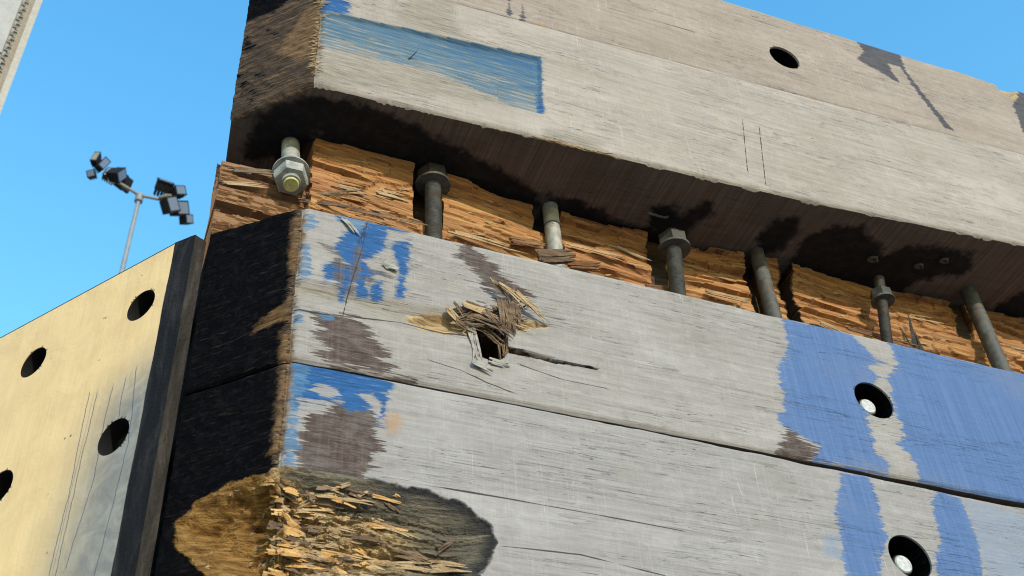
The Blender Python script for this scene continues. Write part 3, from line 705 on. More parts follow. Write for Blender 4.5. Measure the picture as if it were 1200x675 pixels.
# loose pieces of the timbers ---------------------------------------------------------
def spl(parent, name, mat, a, b, w, th, bow=0.0, ragged=.22, up=None, splay=.05, **k):
    g = Geo(); g.shard(a, b, w, th, up=up, bow=bow, ragged=ragged, splay=splay); o = g.build(name, mat, parent); return o
def cl(l): return [(x*.001, z*.001, x2*.001, z2*.001, w*.001) for x, z, x2, z2, w in l]
BS = cl([(283,-85,316,-104,2.6),(287,-86,325,-107,4.1),(310,-112,318,-170,14.6),(325,-102,371,-134,6.4),(327,-120,335,-158,6.4),(326,-80,327,-99,3.5),(242,-140,296,-143,8.2),(239,-146,302,-152,7.6),(247,-136,307,-162,8.8),(273,-147,306,-173,10.5),(219,-150,238,-169,4.1),(224,-144,244,-164,3.5),(216,-154,238,-175,4.7),(229,-182,249,-188,7.0),(254,-163,264,-232,12.9),(255,-241,291,-251,7.6),(281,-232,314,-234,8.8),(308,-171,308,-218,17.6),(313,-203,359,-209,7.6),(359,-207,409,-203,2.9),(285,-131,308,-144,5.3)])
for i, (x, z, x2, z2, w) in enumerate(BS):
    mat = M_SPLT if i in (0, 3, 7, 10, 12) else M_SPLG if i in (14, 15, 16) else M_DARK if i in (18, 19) else M_SPL
    if i in (18, 19): continue
    pr = {17: .010, 14: -.003, 15: -.006, 16: -.004}.get(i, -.007-.012*random.random())
    a = (x, {0: -.022, 1: -.020, 2: -.012, 3: -.022, 4: -.016}.get(i, pr), z); b = (x2, pr*.6, z2); k = 1.2 if w < .012 else 1.05
    spl(tb_, 'splinter', mat, a, b, w*k, max(.0016, w*.22), bow=random.uniform(-.02, .06), ragged=.32, splay=.10)
for (x, z, x2, z2, w, y0, y1, mt) in ((.236, -.150, .300, -.176, .011, -.003, -.016, M_SPL), (.262, -.142, .322, -.186, .012, -.004, -.012, M_SPL), (.270, -.156, .306, -.196, .013, .004, .002, M_SPL), (.300, -.120, .309, -.178, .013, -.018, -.004, M_SPL), (.318, -.110, .328, -.172, .010, -.016, -.004, M_SPL), (.292, -.092, .352, -.124, .006, -.024, -.012, M_SPLT), (.322, -.104, .380, -.140, .0055, -.022, -.006, M_SPLT), (.258, -.170, .268, -.226, .008, .010, .012, M_SPL), (.225, -.172, .262, -.186, .007, -.002, -.008, M_SPLT), (.318, -.150, .345, -.160, .006, -.002, -.008, M_SPLT)):
    spl(tb_, 'splinter', mt, (x, y0, z), (x2, y1, z2), w, max(.0018, w*.25), bow=random.uniform(-.02, .05), ragged=.35, splay=.12)
g = Geo()
for k in range(90):
    x = random.uniform(.222, .335); z = -.142-.034*random.random()+(.02 if x > .30 else 0); a = random.uniform(-.7, .7); L = random.uniform(.012, .034)
    g.sliver((x, -.002, z), (x+L*math.cos(a), -.004-.014*random.random(), z+L*math.sin(a)), random.uniform(.0012, .004), .0012, nseg=3, bow=.08)
tag(g.build('splinter_fibres', M_SPL, tb_), kind='stuff')
# chip of peeled paint and knot nail on the painted corner
g = Geo(); g.shard((.058, -.002, -.008), (.086, -.003, -.042), .008, .0014, bow=.05, ragged=.3); g.build('peeled_paint_flake', M_SPLG, tb_)
g = Geo(); g.sliver((.125, -.003, -.084), (.146, -.005, -.094), .013, .005, taper0=.6, taper1=.5); g.build('wood_chip', M_SPLG, tb_)

# frayed fibres along the chamfer arris of each front timber
def fray(parent, zs, n, mat, dirx=1, out=.004, u0=0.0, Lr=(.006, .02)):
    g = Geo()
    for k in range(n):
        z = random.uniform(*zs); L = random.uniform(*Lr); a = random.uniform(-.35, .25)
        s = random.choice((-1, -1, 1))
        d = Vector((.72*s if s > 0 else -.6, (.0 if s > 0 else .6)-.35*random.random(), math.sin(a)))
        p = Vector((u0+random.uniform(-.003, .003), .002, z))
        g.sliver(p, p+d*L+Vector((0, -out*random.random(), 0)), random.uniform(.0008, .0022), .0009, nseg=2, taper1=.1)
    o = g.build('frayed_fibres', mat, parent); tag(o, kind='stuff'); return o
fray(ta, (.32, .56), 150, M_SPLT, Lr=(.006, .024)); fray(tb_, (-.29, -.01), 80, M_SPL, Lr=(.004, .012)); fray(tc_, (-.46, -.30), 50, M_SPL, Lr=(.004, .012))
g = Geo()
for k in range(60):                                              # whiskers under the planed strip
    x = random.choice((random.uniform(.40, .53), random.gauss(.44, .03))); L = random.uniform(.008, .035)
    z = float(zA0(np.array([x]))[0])+.002; g.sliver((x, .002, z), (x+L, -.004*random.random(), z+random.uniform(-.010, .002)), .0016, .001, nseg=3, bow=random.uniform(-.05, .05))
tag(g.build('edge_whiskers', M_SPLT, ta), kind='stuff')
g = Geo(); g.sliver((.150, .008, .4225), (.176, -.010, .452), .004, .002, bow=-.12); g.build('lifted_splinter', M_DARK, ta)

# crumbling flakes over the rot
def surf(I, o, u, z):
    k = np.argmin((I['U'][:, 0]-u)**2); r = int(np.clip(round((z+.66)/.3625*(I['U'].shape[1]-1)), 0, I['U'].shape[1]-1))
    return Vector(o.data.vertices[int(I['idx'][k, 4+r])].co)
g1, g2, g3 = Geo(), Geo(), Geo()
for k in range(330):
    u = random.gauss(.04, .06) if k % 3 else random.gauss(.0, .035); z = random.uniform(-.63, -.475)
    if not -.10 < u < .24: continue
    s = float(rot_sd(np.array([u]), np.array([z]))[0])
    if s < .006: continue
    p = surf(IC, tc_, u, z); L = random.uniform(.007, .024)*(1 if u < .12 else .6)*(1 if u > -.02 else .5); a = random.gauss(-.22, .40)
    n = Vector((-.25 if u > 0 else -.7, -.95 if u > 0 else -.7, .1)).normalized()
    d = Vector((math.cos(a), 0, math.sin(a))) if u > -.01 else Vector((.7*math.cos(a), -.7*math.cos(a), math.sin(a)))
    g = random.choice((g1, g1, g1, g2, g2, g3)); up = (n+Vector((0, 0, -1))*random.uniform(.0, .4)).normalized()
    if k % 2 and u > -.01:
        L = random.uniform(.025, .075); a = random.gauss(-.16, .12); d = Vector((math.cos(a), 0, math.sin(a))); q = surf(IC, tc_, u+L*.8*math.cos(a), max(z+L*.8*math.sin(a), -.655))
        if (q-p).length < L*1.3: g.shard(p+n*.0005, q+n*random.uniform(-.001, .003), random.uniform(.004, .011), .0016, up=n, n=random.randint(2, 5), ragged=.5, bow=random.uniform(0, .03), splay=.03)
        continue
    g.shard(p-d*L*.6-n*.001, p+d*L*.6+n*random.uniform(-.001, .003), L*random.uniform(.30, .6), .0016, up=up, n=random.randint(2, 5), ragged=.45, bow=random.uniform(-.04, .08), splay=.05)
for g, mt in ((g1, M_SPLT), (g2, simple_wood('ochre_rot_flake', [(.3, (.20, .09, .025)), (.5, (.46, .26, .09)), (.75, (.62, .42, .20))])), (g3, M_SPL)):
    tag(g.build('rot_flakes', mt, tc_), kind='stuff')
for (x, z, x2, z2, w, mt) in ((.150, -.545, .214, -.548, .014, M_SPL), (.205, -.540, .232, -.520, .006, M_SPL), (.195, -.560, .245, -.566, .018, M_SPLT), (.215, -.575, .268, -.590, .026, M_DARK), (.11, -.560, .20, -.566, .010, M_SPLT), (.02, -.50, .05, -.487, .010, M_SPLT), (.00, -.548, .05, -.556, .012, M_SPLT), (.03, -.535, .085, -.548, .010, M_SPLT), (.06, -.516, .11, -.528, .009, M_SPLT), (.09, -.532, .15, -.541, .008, M_SPL)):
    p = surf(IC, tc_, x, max(z, -.65)); p2 = surf(IC, tc_, x2, max(z2, -.65))
    spl(tc_, 'loose_flake', mt, p+Vector((0, .001, 0)), p2+Vector((0, -.005, 0)), w, .002, bow=.05, ragged=.4)

# torn slivers and chips on the snapped timber
def fp(x, z, pull=.0): return Vector((x, float(frac_depth(np.array([x]), np.array([z]))[0])-pull, z))
FS = [(.530, .178, .575, .176, .020, M_SPLR, .02, 'torn_chip'), (.395, .186, .462, .190, .020, M_SPLR, .012, 'torn_chip'), (.665, .165, .742, .164, .024, M_SPLR, .022, 'torn_chip'), (.760, .168, .86, .150, .02, M_SPLR, .018, 'torn_chip'),
      (1.283, .150, 1.268, .258, .016, M_DARK, .035, 'torn_sliver'), (1.285, .150, 1.232, .222, .006, M_DARK, .035, 'torn_sliver'), (1.30, .150, 1.275, .215, .010, M_DARK, .03, 'torn_sliver'), (1.345, .145, 1.342, .178, .009, M_DARK, .03, 'torn_sliver'), (1.24, .150, 1.42, .132, .030, M_DARK, .025, 'torn_sliver'), (1.46, .130, 1.62, .120, .024, M_DARK, .03, 'torn_sliver'),
      (1.10, .185, 1.30, .176, .012, M_SPLR, .03, 'torn_sliver'), (.08, .115, .235, .118, .007, M_SPL, .028, 'torn_sliver'), (.02, .150, .12, .166, .008, M_SPL, .02, 'torn_sliver'), (.01, .135, .10, .118, .010, M_SPL, .022, 'torn_sliver'), (.27, .165, .40, .168, .010, M_SPLT, .016, 'torn_sliver'), (.50, .22, .64, .214, .008, M_SPLT, .014, 'torn_sliver'), (.80, .20, .90, .188, .010, M_SPLT, .018, 'torn_sliver'), (.62, .26, .70, .247, .006, M_SPLT, .012, 'torn_sliver'), (1.03, .175, 1.14, .163, .010, M_SPLT, .02, 'torn_sliver'), (-.105, .17, -.02, .178, .010, M_SPL, .014, 'torn_sliver'), (-.115, .145, -.03, .150, .008, M_SPLT, .012, 'torn_sliver')]
for x, z, x2, z2, w, mt, pull, nm in FS:
    if mt is M_DARK and nm == 'torn_sliver':
        g = Geo(); g.sliver(fp(x, z, pull*.5), fp(x2, z2, pull), w, w*.35, taper0=.7, taper1=.08, nseg=6, rough=.3); g.build(nm, mt, tf); continue
    spl(tf, nm, mt, fp(x, z, pull*.5), fp(x2, z2, pull), w, max(.002, w*.25), ragged=.3 if nm == 'torn_sliver' else .15)
for k in range(64):                                              # long torn strips lying along the split face
    L = random.uniform(.05, .17); x = random.uniform(-.10, 1.66); z = random.uniform(.09, .29)
    if abs(x-.027) < .02 or (x < .027 < x+L) or any(x < bx+.036 and x+L > bx-.036 for bx, by in BOLTS) or (x < 1.01 < x+L): continue
    p = fp(x, z, -.0005); q = fp(x+L, z-L*random.uniform(-.02, .10), .0)
    if max(p.y, q.y) > .25 or abs(p.y-q.y) > .025: continue
    q.y = min(q.y, p.y+.004)-random.uniform(.0, .006)
    spl(tf, 'torn_strip', random.choice((M_SPLO, M_SPLO, M_SPLT, M_SPLR)), p, q, random.uniform(.006, .018), .0028, ragged=.5, bow=random.uniform(0, .02), splay=.03)
spl(tf, 'torn_chip', M_SPL, (.428, .112, .128), (.500, .104, .142), .034, .008, ragged=.2); spl(tf, 'torn_chip', M_SPLR, (.485, .108, .122), (.545, .100, .130), .016, .006, ragged=.2)
g = Geo()
for k in range(150):
    x = random.uniform(-.11, 1.7); z = random.uniform(.10, .30); L = random.uniform(.012, .06)
    if abs(x-.027) < .02 or any(x < bx+.035 and x+L > bx-.035 for bx, by in BOLTS): continue
    p = fp(x, z, .001); q = fp(x+L, z-L*random.uniform(-.02, .12), 0); q.y = p.y-random.uniform(.001, .008)
    if q.y < .06 or p.y > .26: continue
    g.sliver(p, q, random.uniform(.001, .005), .0015, nseg=3, taper1=.1)
tag(g.build('split_wood_fibres', M_SPLT, tf), kind='stuff')
g = Geo()
for k in range(7): g.sliver((-.112, .13, .150+random.uniform(-.012, .03)), (-.117-random.uniform(.0, .007), .125, .150+random.uniform(-.03, .035)), .003, .002, nseg=2)
tag(g.build('end_fibres', M_DARK, tf), kind='stuff')
# ---------------------------------------------------------------- bolts in the gap
def hexnut(g, c, axis, r, h, chamf=.08):
    axis = Vector(axis).normalized(); c = Vector(c)
    g.sweep([c-axis*h/2, c-axis*(h/2-h*chamf*1.2), c+axis*(h/2-h*chamf*1.2), c+axis*h/2], [r*.9, r, r, r*.9], n=6)
def threaded(g, a, b, r, pitch=.0035):
    a = Vector(a); b = Vector(b); L = (b-a).length; n = max(2, int(L/pitch)); path = []; rad = []
    for i in range(n):
        path += [a+(b-a)*(i/n), a+(b-a)*((i+.5)/n)]; rad += [r, r*.90]
    path.append(b); rad.append(r); g.sweep(path, rad, n=18)
def rod_bolt(x, y, z0, z1, label, r=.0148, mat=M_STEEL, lean=0.0, nut_z=None, nr=.0285, group='through bolts crossing the gap'):
    root = empty('through_bolt', (x, y, z0)); tag(root, label, 'bolt', group); H = z1-z0
    g = Geo(); g.sweep([(0, 0, 0), (lean*.5, 0, H*.5), (lean, 0, H)], [r]*3, n=24)
    if nut_z is None:
        g.build('shank', mat, root, True)
        g = Geo(); zc = H*.80; g.sweep([(lean*.8, 0, zc), (lean*.8, 0, zc+.003)], [r*1.015]*2, n=24); g.build('scratch_ring', M_STEELD, root, True)
    else:
        nz = nut_z-z0; g = Geo(); threaded(g, (0, 0, 0), (lean, 0, H), r*1.0); g.build('threaded_shank', mat, root, True, .4)
        g = Geo(); hexnut(g, (lean*nz/H, 0, nz), (0, 0, 1), nr, nr*1.05); g.build('nut', M_STEELD, root)
        g = Geo(); g.sweep([(lean*nz/H, 0, nz-nr*.7), (lean*nz/H, 0, nz-nr*.53)], [nr*1.09, nr*1.09], n=28); g.build('washer', M_STEEL, root, True, .6)
    return root
def za(x): return float(zA0(np.array([x]))[0])
rod_bolt(.486, .152, .004, za(.486)+.01, 'pale galvanised plain rod in the gap above a brown chip', mat=M_GALV)
rod_bolt(.934, .154, .004, za(.934)+.01, 'dark plain rod in the gap beside the dark break in the orange wood', mat=M_STEEL)
rod_bolt(1.466, .152, .004, za(1.466)+.01, 'dark plain rod in the gap, the one furthest right', mat=M_STEEL, r=.0165)
rod_bolt(.247, .125, .004, za(.247)-.004, 'threaded bolt with big nut nearest the hanging galvanised bolt', nut_z=.279, mat=M_STEEL)
rod_bolt(.702, .130, .004, za(.738)-.024, 'threaded bolt with nut between the pale rod and a dark plain rod', nut_z=.272, mat=M_STEEL, lean=.026)
rod_bolt(1.140, .132, .004, .318, 'thin rusty bolt with small nut near black torn slivers', nut_z=.268, mat=M_STEELD, r=.011, nr=.022, lean=.066)
# bolt hanging out of the upper timber, bent towards the viewer
root = empty('hanging_bolt', (-.006, .140, .297)); tag(root, 'bent galvanised bolt with bright nut and yellowish end over the corner', 'bolt', 'through bolts crossing the gap')
d = Vector((.0, -.30, -.95)).normalized(); g = Geo()
pth = [Vector((0, .004, .02)), Vector((0, 0, 0)), d*.05, d*.10, d*.165]; g.sweep(pth, [.0155]*5, n=28); g.build('shank', M_GALV, root, True, .6)
g = Geo(); hexnut(g, d*.142, d, .0285, .026); g.build('nut', M_GALV, root)
g = Geo(); g.sweep([d*.1265, d*.1225], [.031, .031], n=32); g.build('washer', M_GALV, root, True, .6)
g = Geo(); g.sweep([d*.165, d*.169, d*.170], [.0125, .0125, .0115], n=32); g.build('end_face', M_ENDP, root, True, .5)

# recessed bolt ends inside the bores
for (cx, cz, y0, lab) in ((HB[0]+.004, HB[1]+.004, 0, 'pale bolt end set in the bore among the blue wash below the gap'), (HC[0]+.004, HC[1]+.001, 0, 'pale bolt end set in the lower bore between two blue bands'), (1.0338-.002, .832+.018, .006, 'bolt end set in the high bore of the topmost timber')):
    b = empty('recessed_bolt', (cx, y0+(.064 if cz < .5 else .076), cz)); tag(b, lab, 'bolt', 'bolts set in bores')
    g = Geo(); g.sweep([(0, .01, 0), (0, -.040, 0), (0, -.042, 0)], [.0165, .0165, .0150], n=28); g.build('shank', M_STEELD, b, True, .5)
    g = Geo(); g.sweep([(0, -.0421, 0), (0, -.0440, 0)], [.0145, .0130], n=28); g.build('end_face', M_BRIGHT, b, True, .5)

# hook, eye rings and nail ends up under the timber
def ring_obj(c, R0, r, lab, tilt=0.4):
    b = empty('steel_ring', c); tag(b, lab, 'ring', 'bits of old fixings under the timber'); g = Geo()
    n = 18; P = [(R0*math.cos(2*math.pi*k/n), R0*math.sin(2*math.pi*k/n)*math.cos(tilt), R0*math.sin(2*math.pi*k/n)*math.sin(tilt)) for k in range(n-3)]
    g.sweep(P, [r]*len(P), n=8); return g.build('bent_wire', M_STEEL, b, True)
ring_obj((1.185, .108, za(1.185)-.008), .010, .0032, 'small open hook under the timber above the thin rusty bolt')
ring_obj((1.300, .105, za(1.30)-.006), .0085, .003, 'little eye ring in the black underside stain, lower of the two')
ring_obj((1.345, .078, za(1.345)-.006), .0085, .003, 'little eye ring in the black underside stain, higher and further right')
g = Geo(); g.sweep([(.665, .105, za(.67)-.010), (.700, .106, za(.70)-.012), (.712, .110, za(.71)-.002)], [.0028]*3, n=8)
tag(g.build('bent_nail', M_STEEL), 'thin bent nail under the timber beside the third nut', 'nail')

# ---------------------------------------------------------------- yellow facing board
def plate_material():
    t = NT('yellow_facing_board'); p = t.attr('puv', True); g = t.attr('grey'); sd_ = t.attr('scr_s'); dd = t.attr('scr_d'); ed = t.attr('blackedge')
    n = t.noise(t.vmul(p, (60, 5, 1)), 1, 4, .6); n2 = t.noise(p, 14, 4, .6, .5); pit = t.voro(p, 70)
    wv = t.noise(t.vmul(p, (22, 22, 1)), 1, 3, .6, 1.0)
    c = t.mix(t.step(n2, .35, .65), (.63, .425, .195), (.68, .475, .235))
    c = t.mix(t.step(n, .52, .72, 0, .35), c, (.68, .49, .27))
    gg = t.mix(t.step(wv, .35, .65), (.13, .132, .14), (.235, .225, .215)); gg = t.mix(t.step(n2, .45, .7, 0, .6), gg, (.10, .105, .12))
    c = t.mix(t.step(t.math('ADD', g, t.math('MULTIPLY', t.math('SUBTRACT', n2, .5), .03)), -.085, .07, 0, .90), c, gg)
    jz = t.noise(t.vmul(p, (4, 40, 1)), 1, 3, .6)
    sm = t.math('MULTIPLY', t.math('LESS_THAN', t.math('ABSOLUTE', t.math('ADD', sd_, t.math('MULTIPLY', t.math('SUBTRACT', jz, .5), .006))), .0008), t.math('LESS_THAN', dd, .008))
    c = t.mix(t.math('MULTIPLY', sm, .85), c, (.05, .065, .10))
    sp = t.math('MULTIPLY', t.step(pit, .16, .12), t.step(t.noise(p, 22, 2, .5), .60, .68)); c = t.mix(sp, c, (.14, .08, .035))
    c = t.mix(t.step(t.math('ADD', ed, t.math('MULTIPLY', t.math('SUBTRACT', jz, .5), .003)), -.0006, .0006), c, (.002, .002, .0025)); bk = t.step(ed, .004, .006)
    return t.out(c, t.mixf(bk, t.mixf(t.step(n2, .3, .7), .40, .55), 1.0), t.bump(t.math('ADD', t.math('MULTIPLY', n, .6), t.math('ADD', n2, t.math('MULTIPLY', wv, .4))), .0035, .5), spec=.4)
P1 = np.array([-.1628, .1417]); PD = np.array([-.6046, .7965]); PN = np.array([-.7965, -.6046])
P2 = np.array([-.1370, .1160]); P3 = np.array([-.1190, .1262])
ZT = .0065; LP = .95; ZB = -1.35
board = empty('facing_board', (*(P1+PD*.4), ZB)); tag(board, 'thick yellow board with round holes and black edge left of the timbers', 'board')
def to_local(V): return V-np.array([*(P1+PD*.4), ZB])
ss = np.concatenate([np.arange(0, .44, .0035), np.arange(.44, LP+.03, .03)]); zz = np.concatenate([np.arange(ZT, -.66, -.0035), np.arange(-.66, ZB-.03, -.03)])
Sg, Zg_ = np.meshgrid(ss, zz, indexing='ij'); Dg = np.zeros_like(Sg)
PH = [(.049, -.0975, .0275), (.273, -.099, .0275), (.049, -.336, .0285), (.272, -.329, .0285), (.049, -.60, .0285), (.272, -.60, .0285)]
for cs, cz, r in PH: Sg, Zg_, Dg = snap_hole(Sg, Zg_, Dg, cs, cz, r, .0035, .085)
eg = .003*np.clip(1-(ZT-Zg_)/.004, 0, 1)**2; Dg = Dg+eg
V = np.stack([P1[0]+PD[0]*Sg-PN[0]*Dg, P1[1]+PD[1]*Sg-PN[1]*Dg, Zg_], -1)
idx = np.arange(Sg.size).reshape(Sg.shape)
Q = np.stack([idx[:-1, :-1], idx[:-1, 1:], idx[1:, 1:], idx[1:, :-1]], -1).reshape(-1, 4)
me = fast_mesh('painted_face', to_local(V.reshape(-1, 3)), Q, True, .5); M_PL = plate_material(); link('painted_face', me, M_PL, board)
set_vec(me, 'puv', np.stack([Sg, Zg_, Dg], -1).reshape(-1, 3))
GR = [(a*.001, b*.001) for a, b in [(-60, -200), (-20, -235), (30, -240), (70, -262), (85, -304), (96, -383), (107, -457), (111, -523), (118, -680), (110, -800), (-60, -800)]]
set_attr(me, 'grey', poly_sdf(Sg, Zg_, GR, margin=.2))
SC = [[(120, -230), (119, -300), (114, -376), (116, -540), (118, -640)], [(103, -238), (105, -352), (103, -526), (104, -620)], [(72, -240), (75, -300), (70, -393), (87, -520)], [(48, -235), (49, -276), (46, -306)], [(31, -225), (22, -300), (17, -361), (23, -464), (31, -560)]]
cd = np.ones(Sg.shape); cs_ = np.ones(Sg.shape)
for L in SC:
    for a, b in zip(L[:-1], L[1:]):
        d_, s_ = seg_dist(Sg, Zg_, (a[0]*.001, a[1]*.001), (b[0]*.001, b[1]*.001)); k = d_ < cd; cs_ = np.where(k, d_*s_, cs_); cd = np.where(k, d_, cd)
set_attr(me, 'scr_s', cs_); set_attr(me, 'scr_d', cd)
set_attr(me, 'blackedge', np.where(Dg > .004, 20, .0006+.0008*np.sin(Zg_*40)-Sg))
def strip(name, pa, pb, mat, jit=0.0, n=120, cols=5):
    zs = np.linspace(ZT, ZB, n); v = []; f = []
    nn = np.array([pb[1]-pa[1], -(pb[0]-pa[0])]); nn = nn/np.linalg.norm(nn)
    for i, z in enumerate(zs):
        for j in range(cols):
            q = j/(cols-1); p = pa+(pb-pa)*q; k = jit*(fbm(np.array([z*40+j*3.1]), np.array([j*1.7]), 3)[0]-.5)*(1 if 0 < j < cols-1 else .3)
            v.append((p[0]+nn[0]*k, p[1]+nn[1]*k, z))
    for i in range(n-1):
        for j in range(cols-1): f.append((i*cols+j, (i+1)*cols+j, (i+1)*cols+j+1, i*cols+j+1))
    me = mesh_py(name, to_local(np.array(v)), f, True, .6); return link(name, me, mat, board)
def edge_material(name, dark):
    t = NT(name); co = t.n.new('ShaderNodeTexCoord').outputs['Object']; a = t.noise(t.vmul(co, (60, 60, 9)), 1, 4, .65, .4); b = t.noise(co, 160, 4, .6)
    if dark: c = t.mix(t.step(a, .4, .7), (.006, .006, .008), (.022, .02, .022)); 
    else:
        c = t.ramp(a, [(.3, (.014, .012, .010)), (.52, (.032, .027, .023)), (.72, (.065, .055, .047))]); c = t.mix(t.step(b, .58, .7, 0, .7), c, (.02, .018, .016))
    return t.out(c, .8, t.bump(t.math('ADD', a, b), .003, .8), spec=.12)
ME1 = edge_material('black_board_edge', True); ME2 = edge_material('worn_board_edge', False)
strip('black_edge', P1, P2, ME1, .003); strip('worn_edge', P2, P3, ME2, .006)
g = Geo(); back = P1+PD*LP-PN*.045
prof = [P3, P2, P1, P1+PD*LP, back, P3+PD*.03]
prof = [P2*.5+P3*.5+PD*.012, P1+PD*.02, P1+PD*LP, back, P3+PD*.05]
for zc, rev in ((ZT-.0015, False), (ZB, True)):
    poly = [P3, P2, P1, P1+PD*(LP-.001), back, P3+PD*.06]
    v = to_local(np.array([(p[0], p[1], zc) for p in poly])); g.add(v, [tuple(range(6)) if rev else tuple(range(5, -1, -1))])
vb = [back, P3+PD*.06, P3]
for a, b in ((P1+PD*(LP-.001), back), (back, P3+PD*.06), (P3+PD*.06, P3)):
    v = to_local(np.array([(a[0], a[1], ZT-.0015), (b[0], b[1], ZT-.0015), (b[0], b[1], ZB), (a[0], a[1], ZB)])); g.add(v, [(0, 1, 2, 3)])
g.build('board_body', ME1, board)
# light scrape down the worn edge and the post that carries the board
post = empty('support_post', (*(P1+PD*.5-PN*.13), -2.9)); tag(post, 'dark timber post behind the yellow board', 'post'); g = Geo()
Mr = Matrix.Rotation(math.atan2(PD[1], PD[0]), 3, 'Z'); g.box((0, 0, 1.35), (.5, .16, 2.7), Mr); g.build('post', M_DARK, post)

# ---------------------------------------------------------------- quay, tower, floodlight mast
def concrete(name, a, b):
    t = NT(name); co = t.n.new('ShaderNodeTexCoord').outputs['Object']; n = t.noise(co, .7, 6, .65); n2 = t.noise(co, 30, 4, .7)
    c = t.mix(t.step(n, .35, .65), a, b); c = t.mix(t.step(n2, .5, .75, 0, .35), c, tuple(k*.6 for k in a))
    return t.out(c, .9, t.bump(n2, .01, .4))
GZ = -2.9
g = Geo(); n = 24; R_ = 900
g.add([(R_*math.cos(2*math.pi*k/n), R_*math.sin(2*math.pi*k/n), GZ) for k in range(n)], [tuple(range(n))])
tag(g.build('ground', concrete('quay_concrete', (.22, .205, .185), (.28, .265, .245))), kind='structure')

tw = empty('clad_tower', (-1.60, 6.55, GZ)); tag(tw, 'tall grey clad tower at the upper left with a riveted edge strip', 'tower')
M_CL = metal('grey_cladding', (.28, .272, .262), (.33, .322, .312), .6, .0, 6, .12); M_TR = metal('pale_edge_trim', (.30, .275, .24), (.36, .335, .30), .6, .0, 20, .3); M_BR = metal('rusty_joint', (.20, .17, .13), (.27, .235, .19), .8, .0, 40, .2)
ang = math.radians(13); Mt = Matrix.Rotation(ang, 3, 'Z'); W = 5.0; HT = 19.0
g = Geo(); g.box(Mt @ Vector((-W/2-.02, 1.6, HT/2)), (W-.06, 3.0, HT), Mt); g.build('core', M_CL, tw)
pm = None; zs = np.arange(0, HT, 1.23)
for k, z in enumerate(zs):
    for j in range(3):
        if pm is None:
            gg = Geo(); gg.box((0, 0, .6), (1.56, .05, 1.2), Mt); o = gg.build('panel', M_CL, tw); pm = o
        else:
            o = pm.copy(); COL.objects.link(o); o.parent = tw
        v = Mt @ Vector((-.16-.79-1.58*j, .065, 0)); o.location = (v.x, v.y, z+.02)
g = Geo(); g.box(Mt @ Vector((-.030, .05, HT/2)), (.062, .09, HT), Mt); g.build('edge_trim', M_TR, tw)
g = Geo(); g.box(Mt @ Vector((-.085, .075, HT/2)), (.05, .05, HT), Mt); g.build('edge_joint', M_BR, tw)
g = Geo()
for k in range(170): g.box(Mt @ Vector((-.125-.018*(k % 2), .040, 6+k*.062)), (.036, .022, .016), Mt)
o = g.build('rivet_row', M_BR, tw); tag(o, kind='stuff')

mast = empty('floodlight_mast', (-.45, 20.2, GZ)); tag(mast, 'tall floodlight mast with crossarm and lamp clusters against blue sky', 'floodlight')
M_MA = metal('pale_mast_steel', (.17, .19, .22), (.22, .24, .27), .5, .2, 4, .1); M_LB = metal('black_lamp_housing', (.008, .009, .011), (.018, .019, .023), .95, .0, 20, .1); M_ARM = metal('sandy_crossarm', (.16, .145, .115), (.22, .20, .16), .6, .1, 8, .1)
def glassm():
    t = NT('lamp_glass'); return t.out((.10, .13, .20), .3, spec=.4)
M_GL = glassm()
def ml(x, z, y=20.0): return Vector((x+.45, y-20.2, z-GZ))
g = Geo(); g.sweep([ml(-.45, GZ, 20.2), ml(-.44, 12, 20.2), ml(-.41, 20.72, 20.2)], [.11, .075, .05], n=16); g.build('mast_pole', M_MA, mast, True)
g = Geo(); g.sweep([ml(-.41, 20.62, 20.2), ml(-.41, 20.86, 20.2)], [.10, .10], n=16); g.build('mast_collar', M_MA, mast, True, .6)
g = Geo(); g.sweep([ml(-1.25, 21.07), ml(-.42, 20.80, 20.15), ml(.42, 20.66)], [.036, .04, .036], n=10); g.sweep([ml(.05, 20.72), ml(.30, 20.66, 19.8)], [.05, .04], n=10); g.build('crossarm', M_ARM, mast, True)
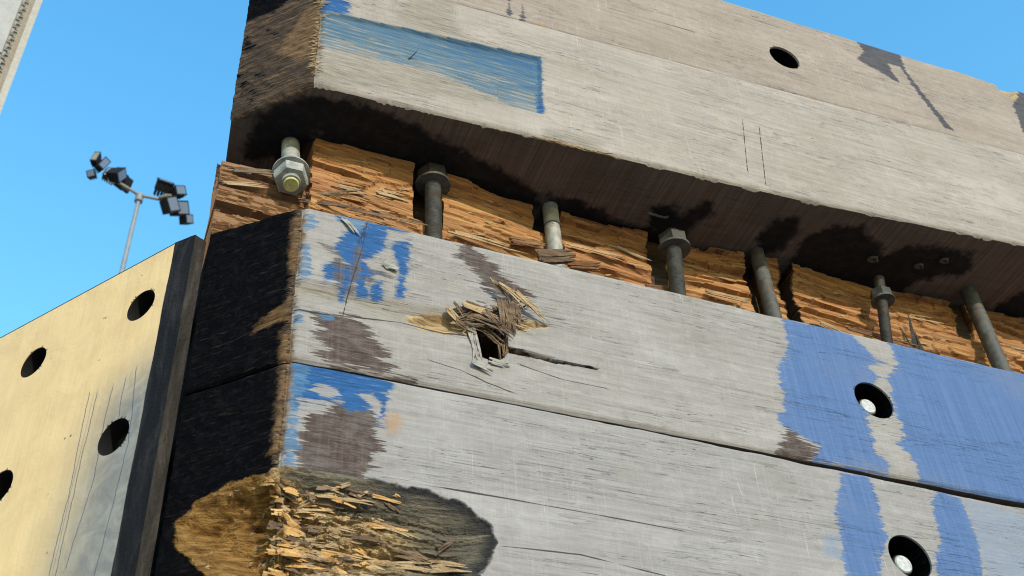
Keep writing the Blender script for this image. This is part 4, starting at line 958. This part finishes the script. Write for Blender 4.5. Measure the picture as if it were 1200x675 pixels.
def head(x, z, w, h, d, rx, ry, rz, y=20.0, fins=5, glass=True, pale=False):
    M_ = Matrix.Rotation(rz, 3, 'Z') @ Matrix.Rotation(ry, 3, 'Y') @ Matrix.Rotation(rx, 3, 'X')
    w *= .85; h *= .85; d *= .85; c = ml(x, z, y); g = Geo(); g.box(c, (w, d, h), M_); g.box(c+M_ @ Vector((0, -d*.52, 0)), (w*1.08, d*.12, h*1.08), M_)
    hd = g.build('lamp_housing', M_LB, mast); fm = None
    for k in range(fins):
        q = (k+.5)/fins-.5
        if fm is None:
            g = Geo(); g.box((0, 0, 0), (w*.10, d*.55, h*.9), M_); f_ = g.build('cooling_fin', M_LB, hd); fm = f_
        else:
            f_ = fm.copy(); COL.objects.link(f_); f_.parent = hd
        f_.location = c+M_ @ Vector((q*w, d*.77, 0))
    if glass:
        g = Geo(); g.box(c+M_ @ Vector((0, -d*.6, 0)), (w*.86, d*.06, h*.86), M_); g.build('lamp_glass', M_GL if not pale else M_ARM, hd)
    return hd
head(-1.60, 21.56, .17, .44, .16, R(-8), R(6), R(-20), pale=True)
head(-1.42, 21.40, .20, .46, .18, R(5), R(18), R(30))
head(-1.20, 21.16, .34, .22, .24, R(20), R(16), R(10), y=20.1)
head(-1.60, 20.98, .22, .20, .18, R(30), R(-12), R(-25))
head(-1.02, 21.12, .30, .48, .24, R(15), R(22), R(70), y=19.95)
head(-.93, 21.18, .10, .50, .36, R(5), R(20), R(-50), y=20.15)
head(.10, 21.14, .46, .34, .30, R(-35), R(0), R(8))
head(.34, 20.54, .34, .44, .26, R(25), R(-38), R(12))
head(.58, 20.70, .40, .40, .26, R(25), R(-32), R(20), y=20.2)
head(.46, 20.96, .32, .28, .24, R(15), R(-28), R(15), y=19.9)
head(.80, 20.48, .24, .26, .22, R(25), R(-30), R(20), y=20.3)
for P_, r_ in (([ml(-1.30, 21.36), ml(-1.05, 21.38), ml(-.95, 21.34)], .018), ([ml(-1.24, 21.02), ml(-1.18, 20.86), ml(-1.06, 20.84), ml(-1.00, 20.96)], .012), ([ml(.15, 20.85), ml(.42, 20.92), ml(.62, 20.98)], .03)):
    g = Geo(); g.sweep(P_, [r_]*len(P_), n=6); g.build('lamp_bracket', M_ARM, mast, True)
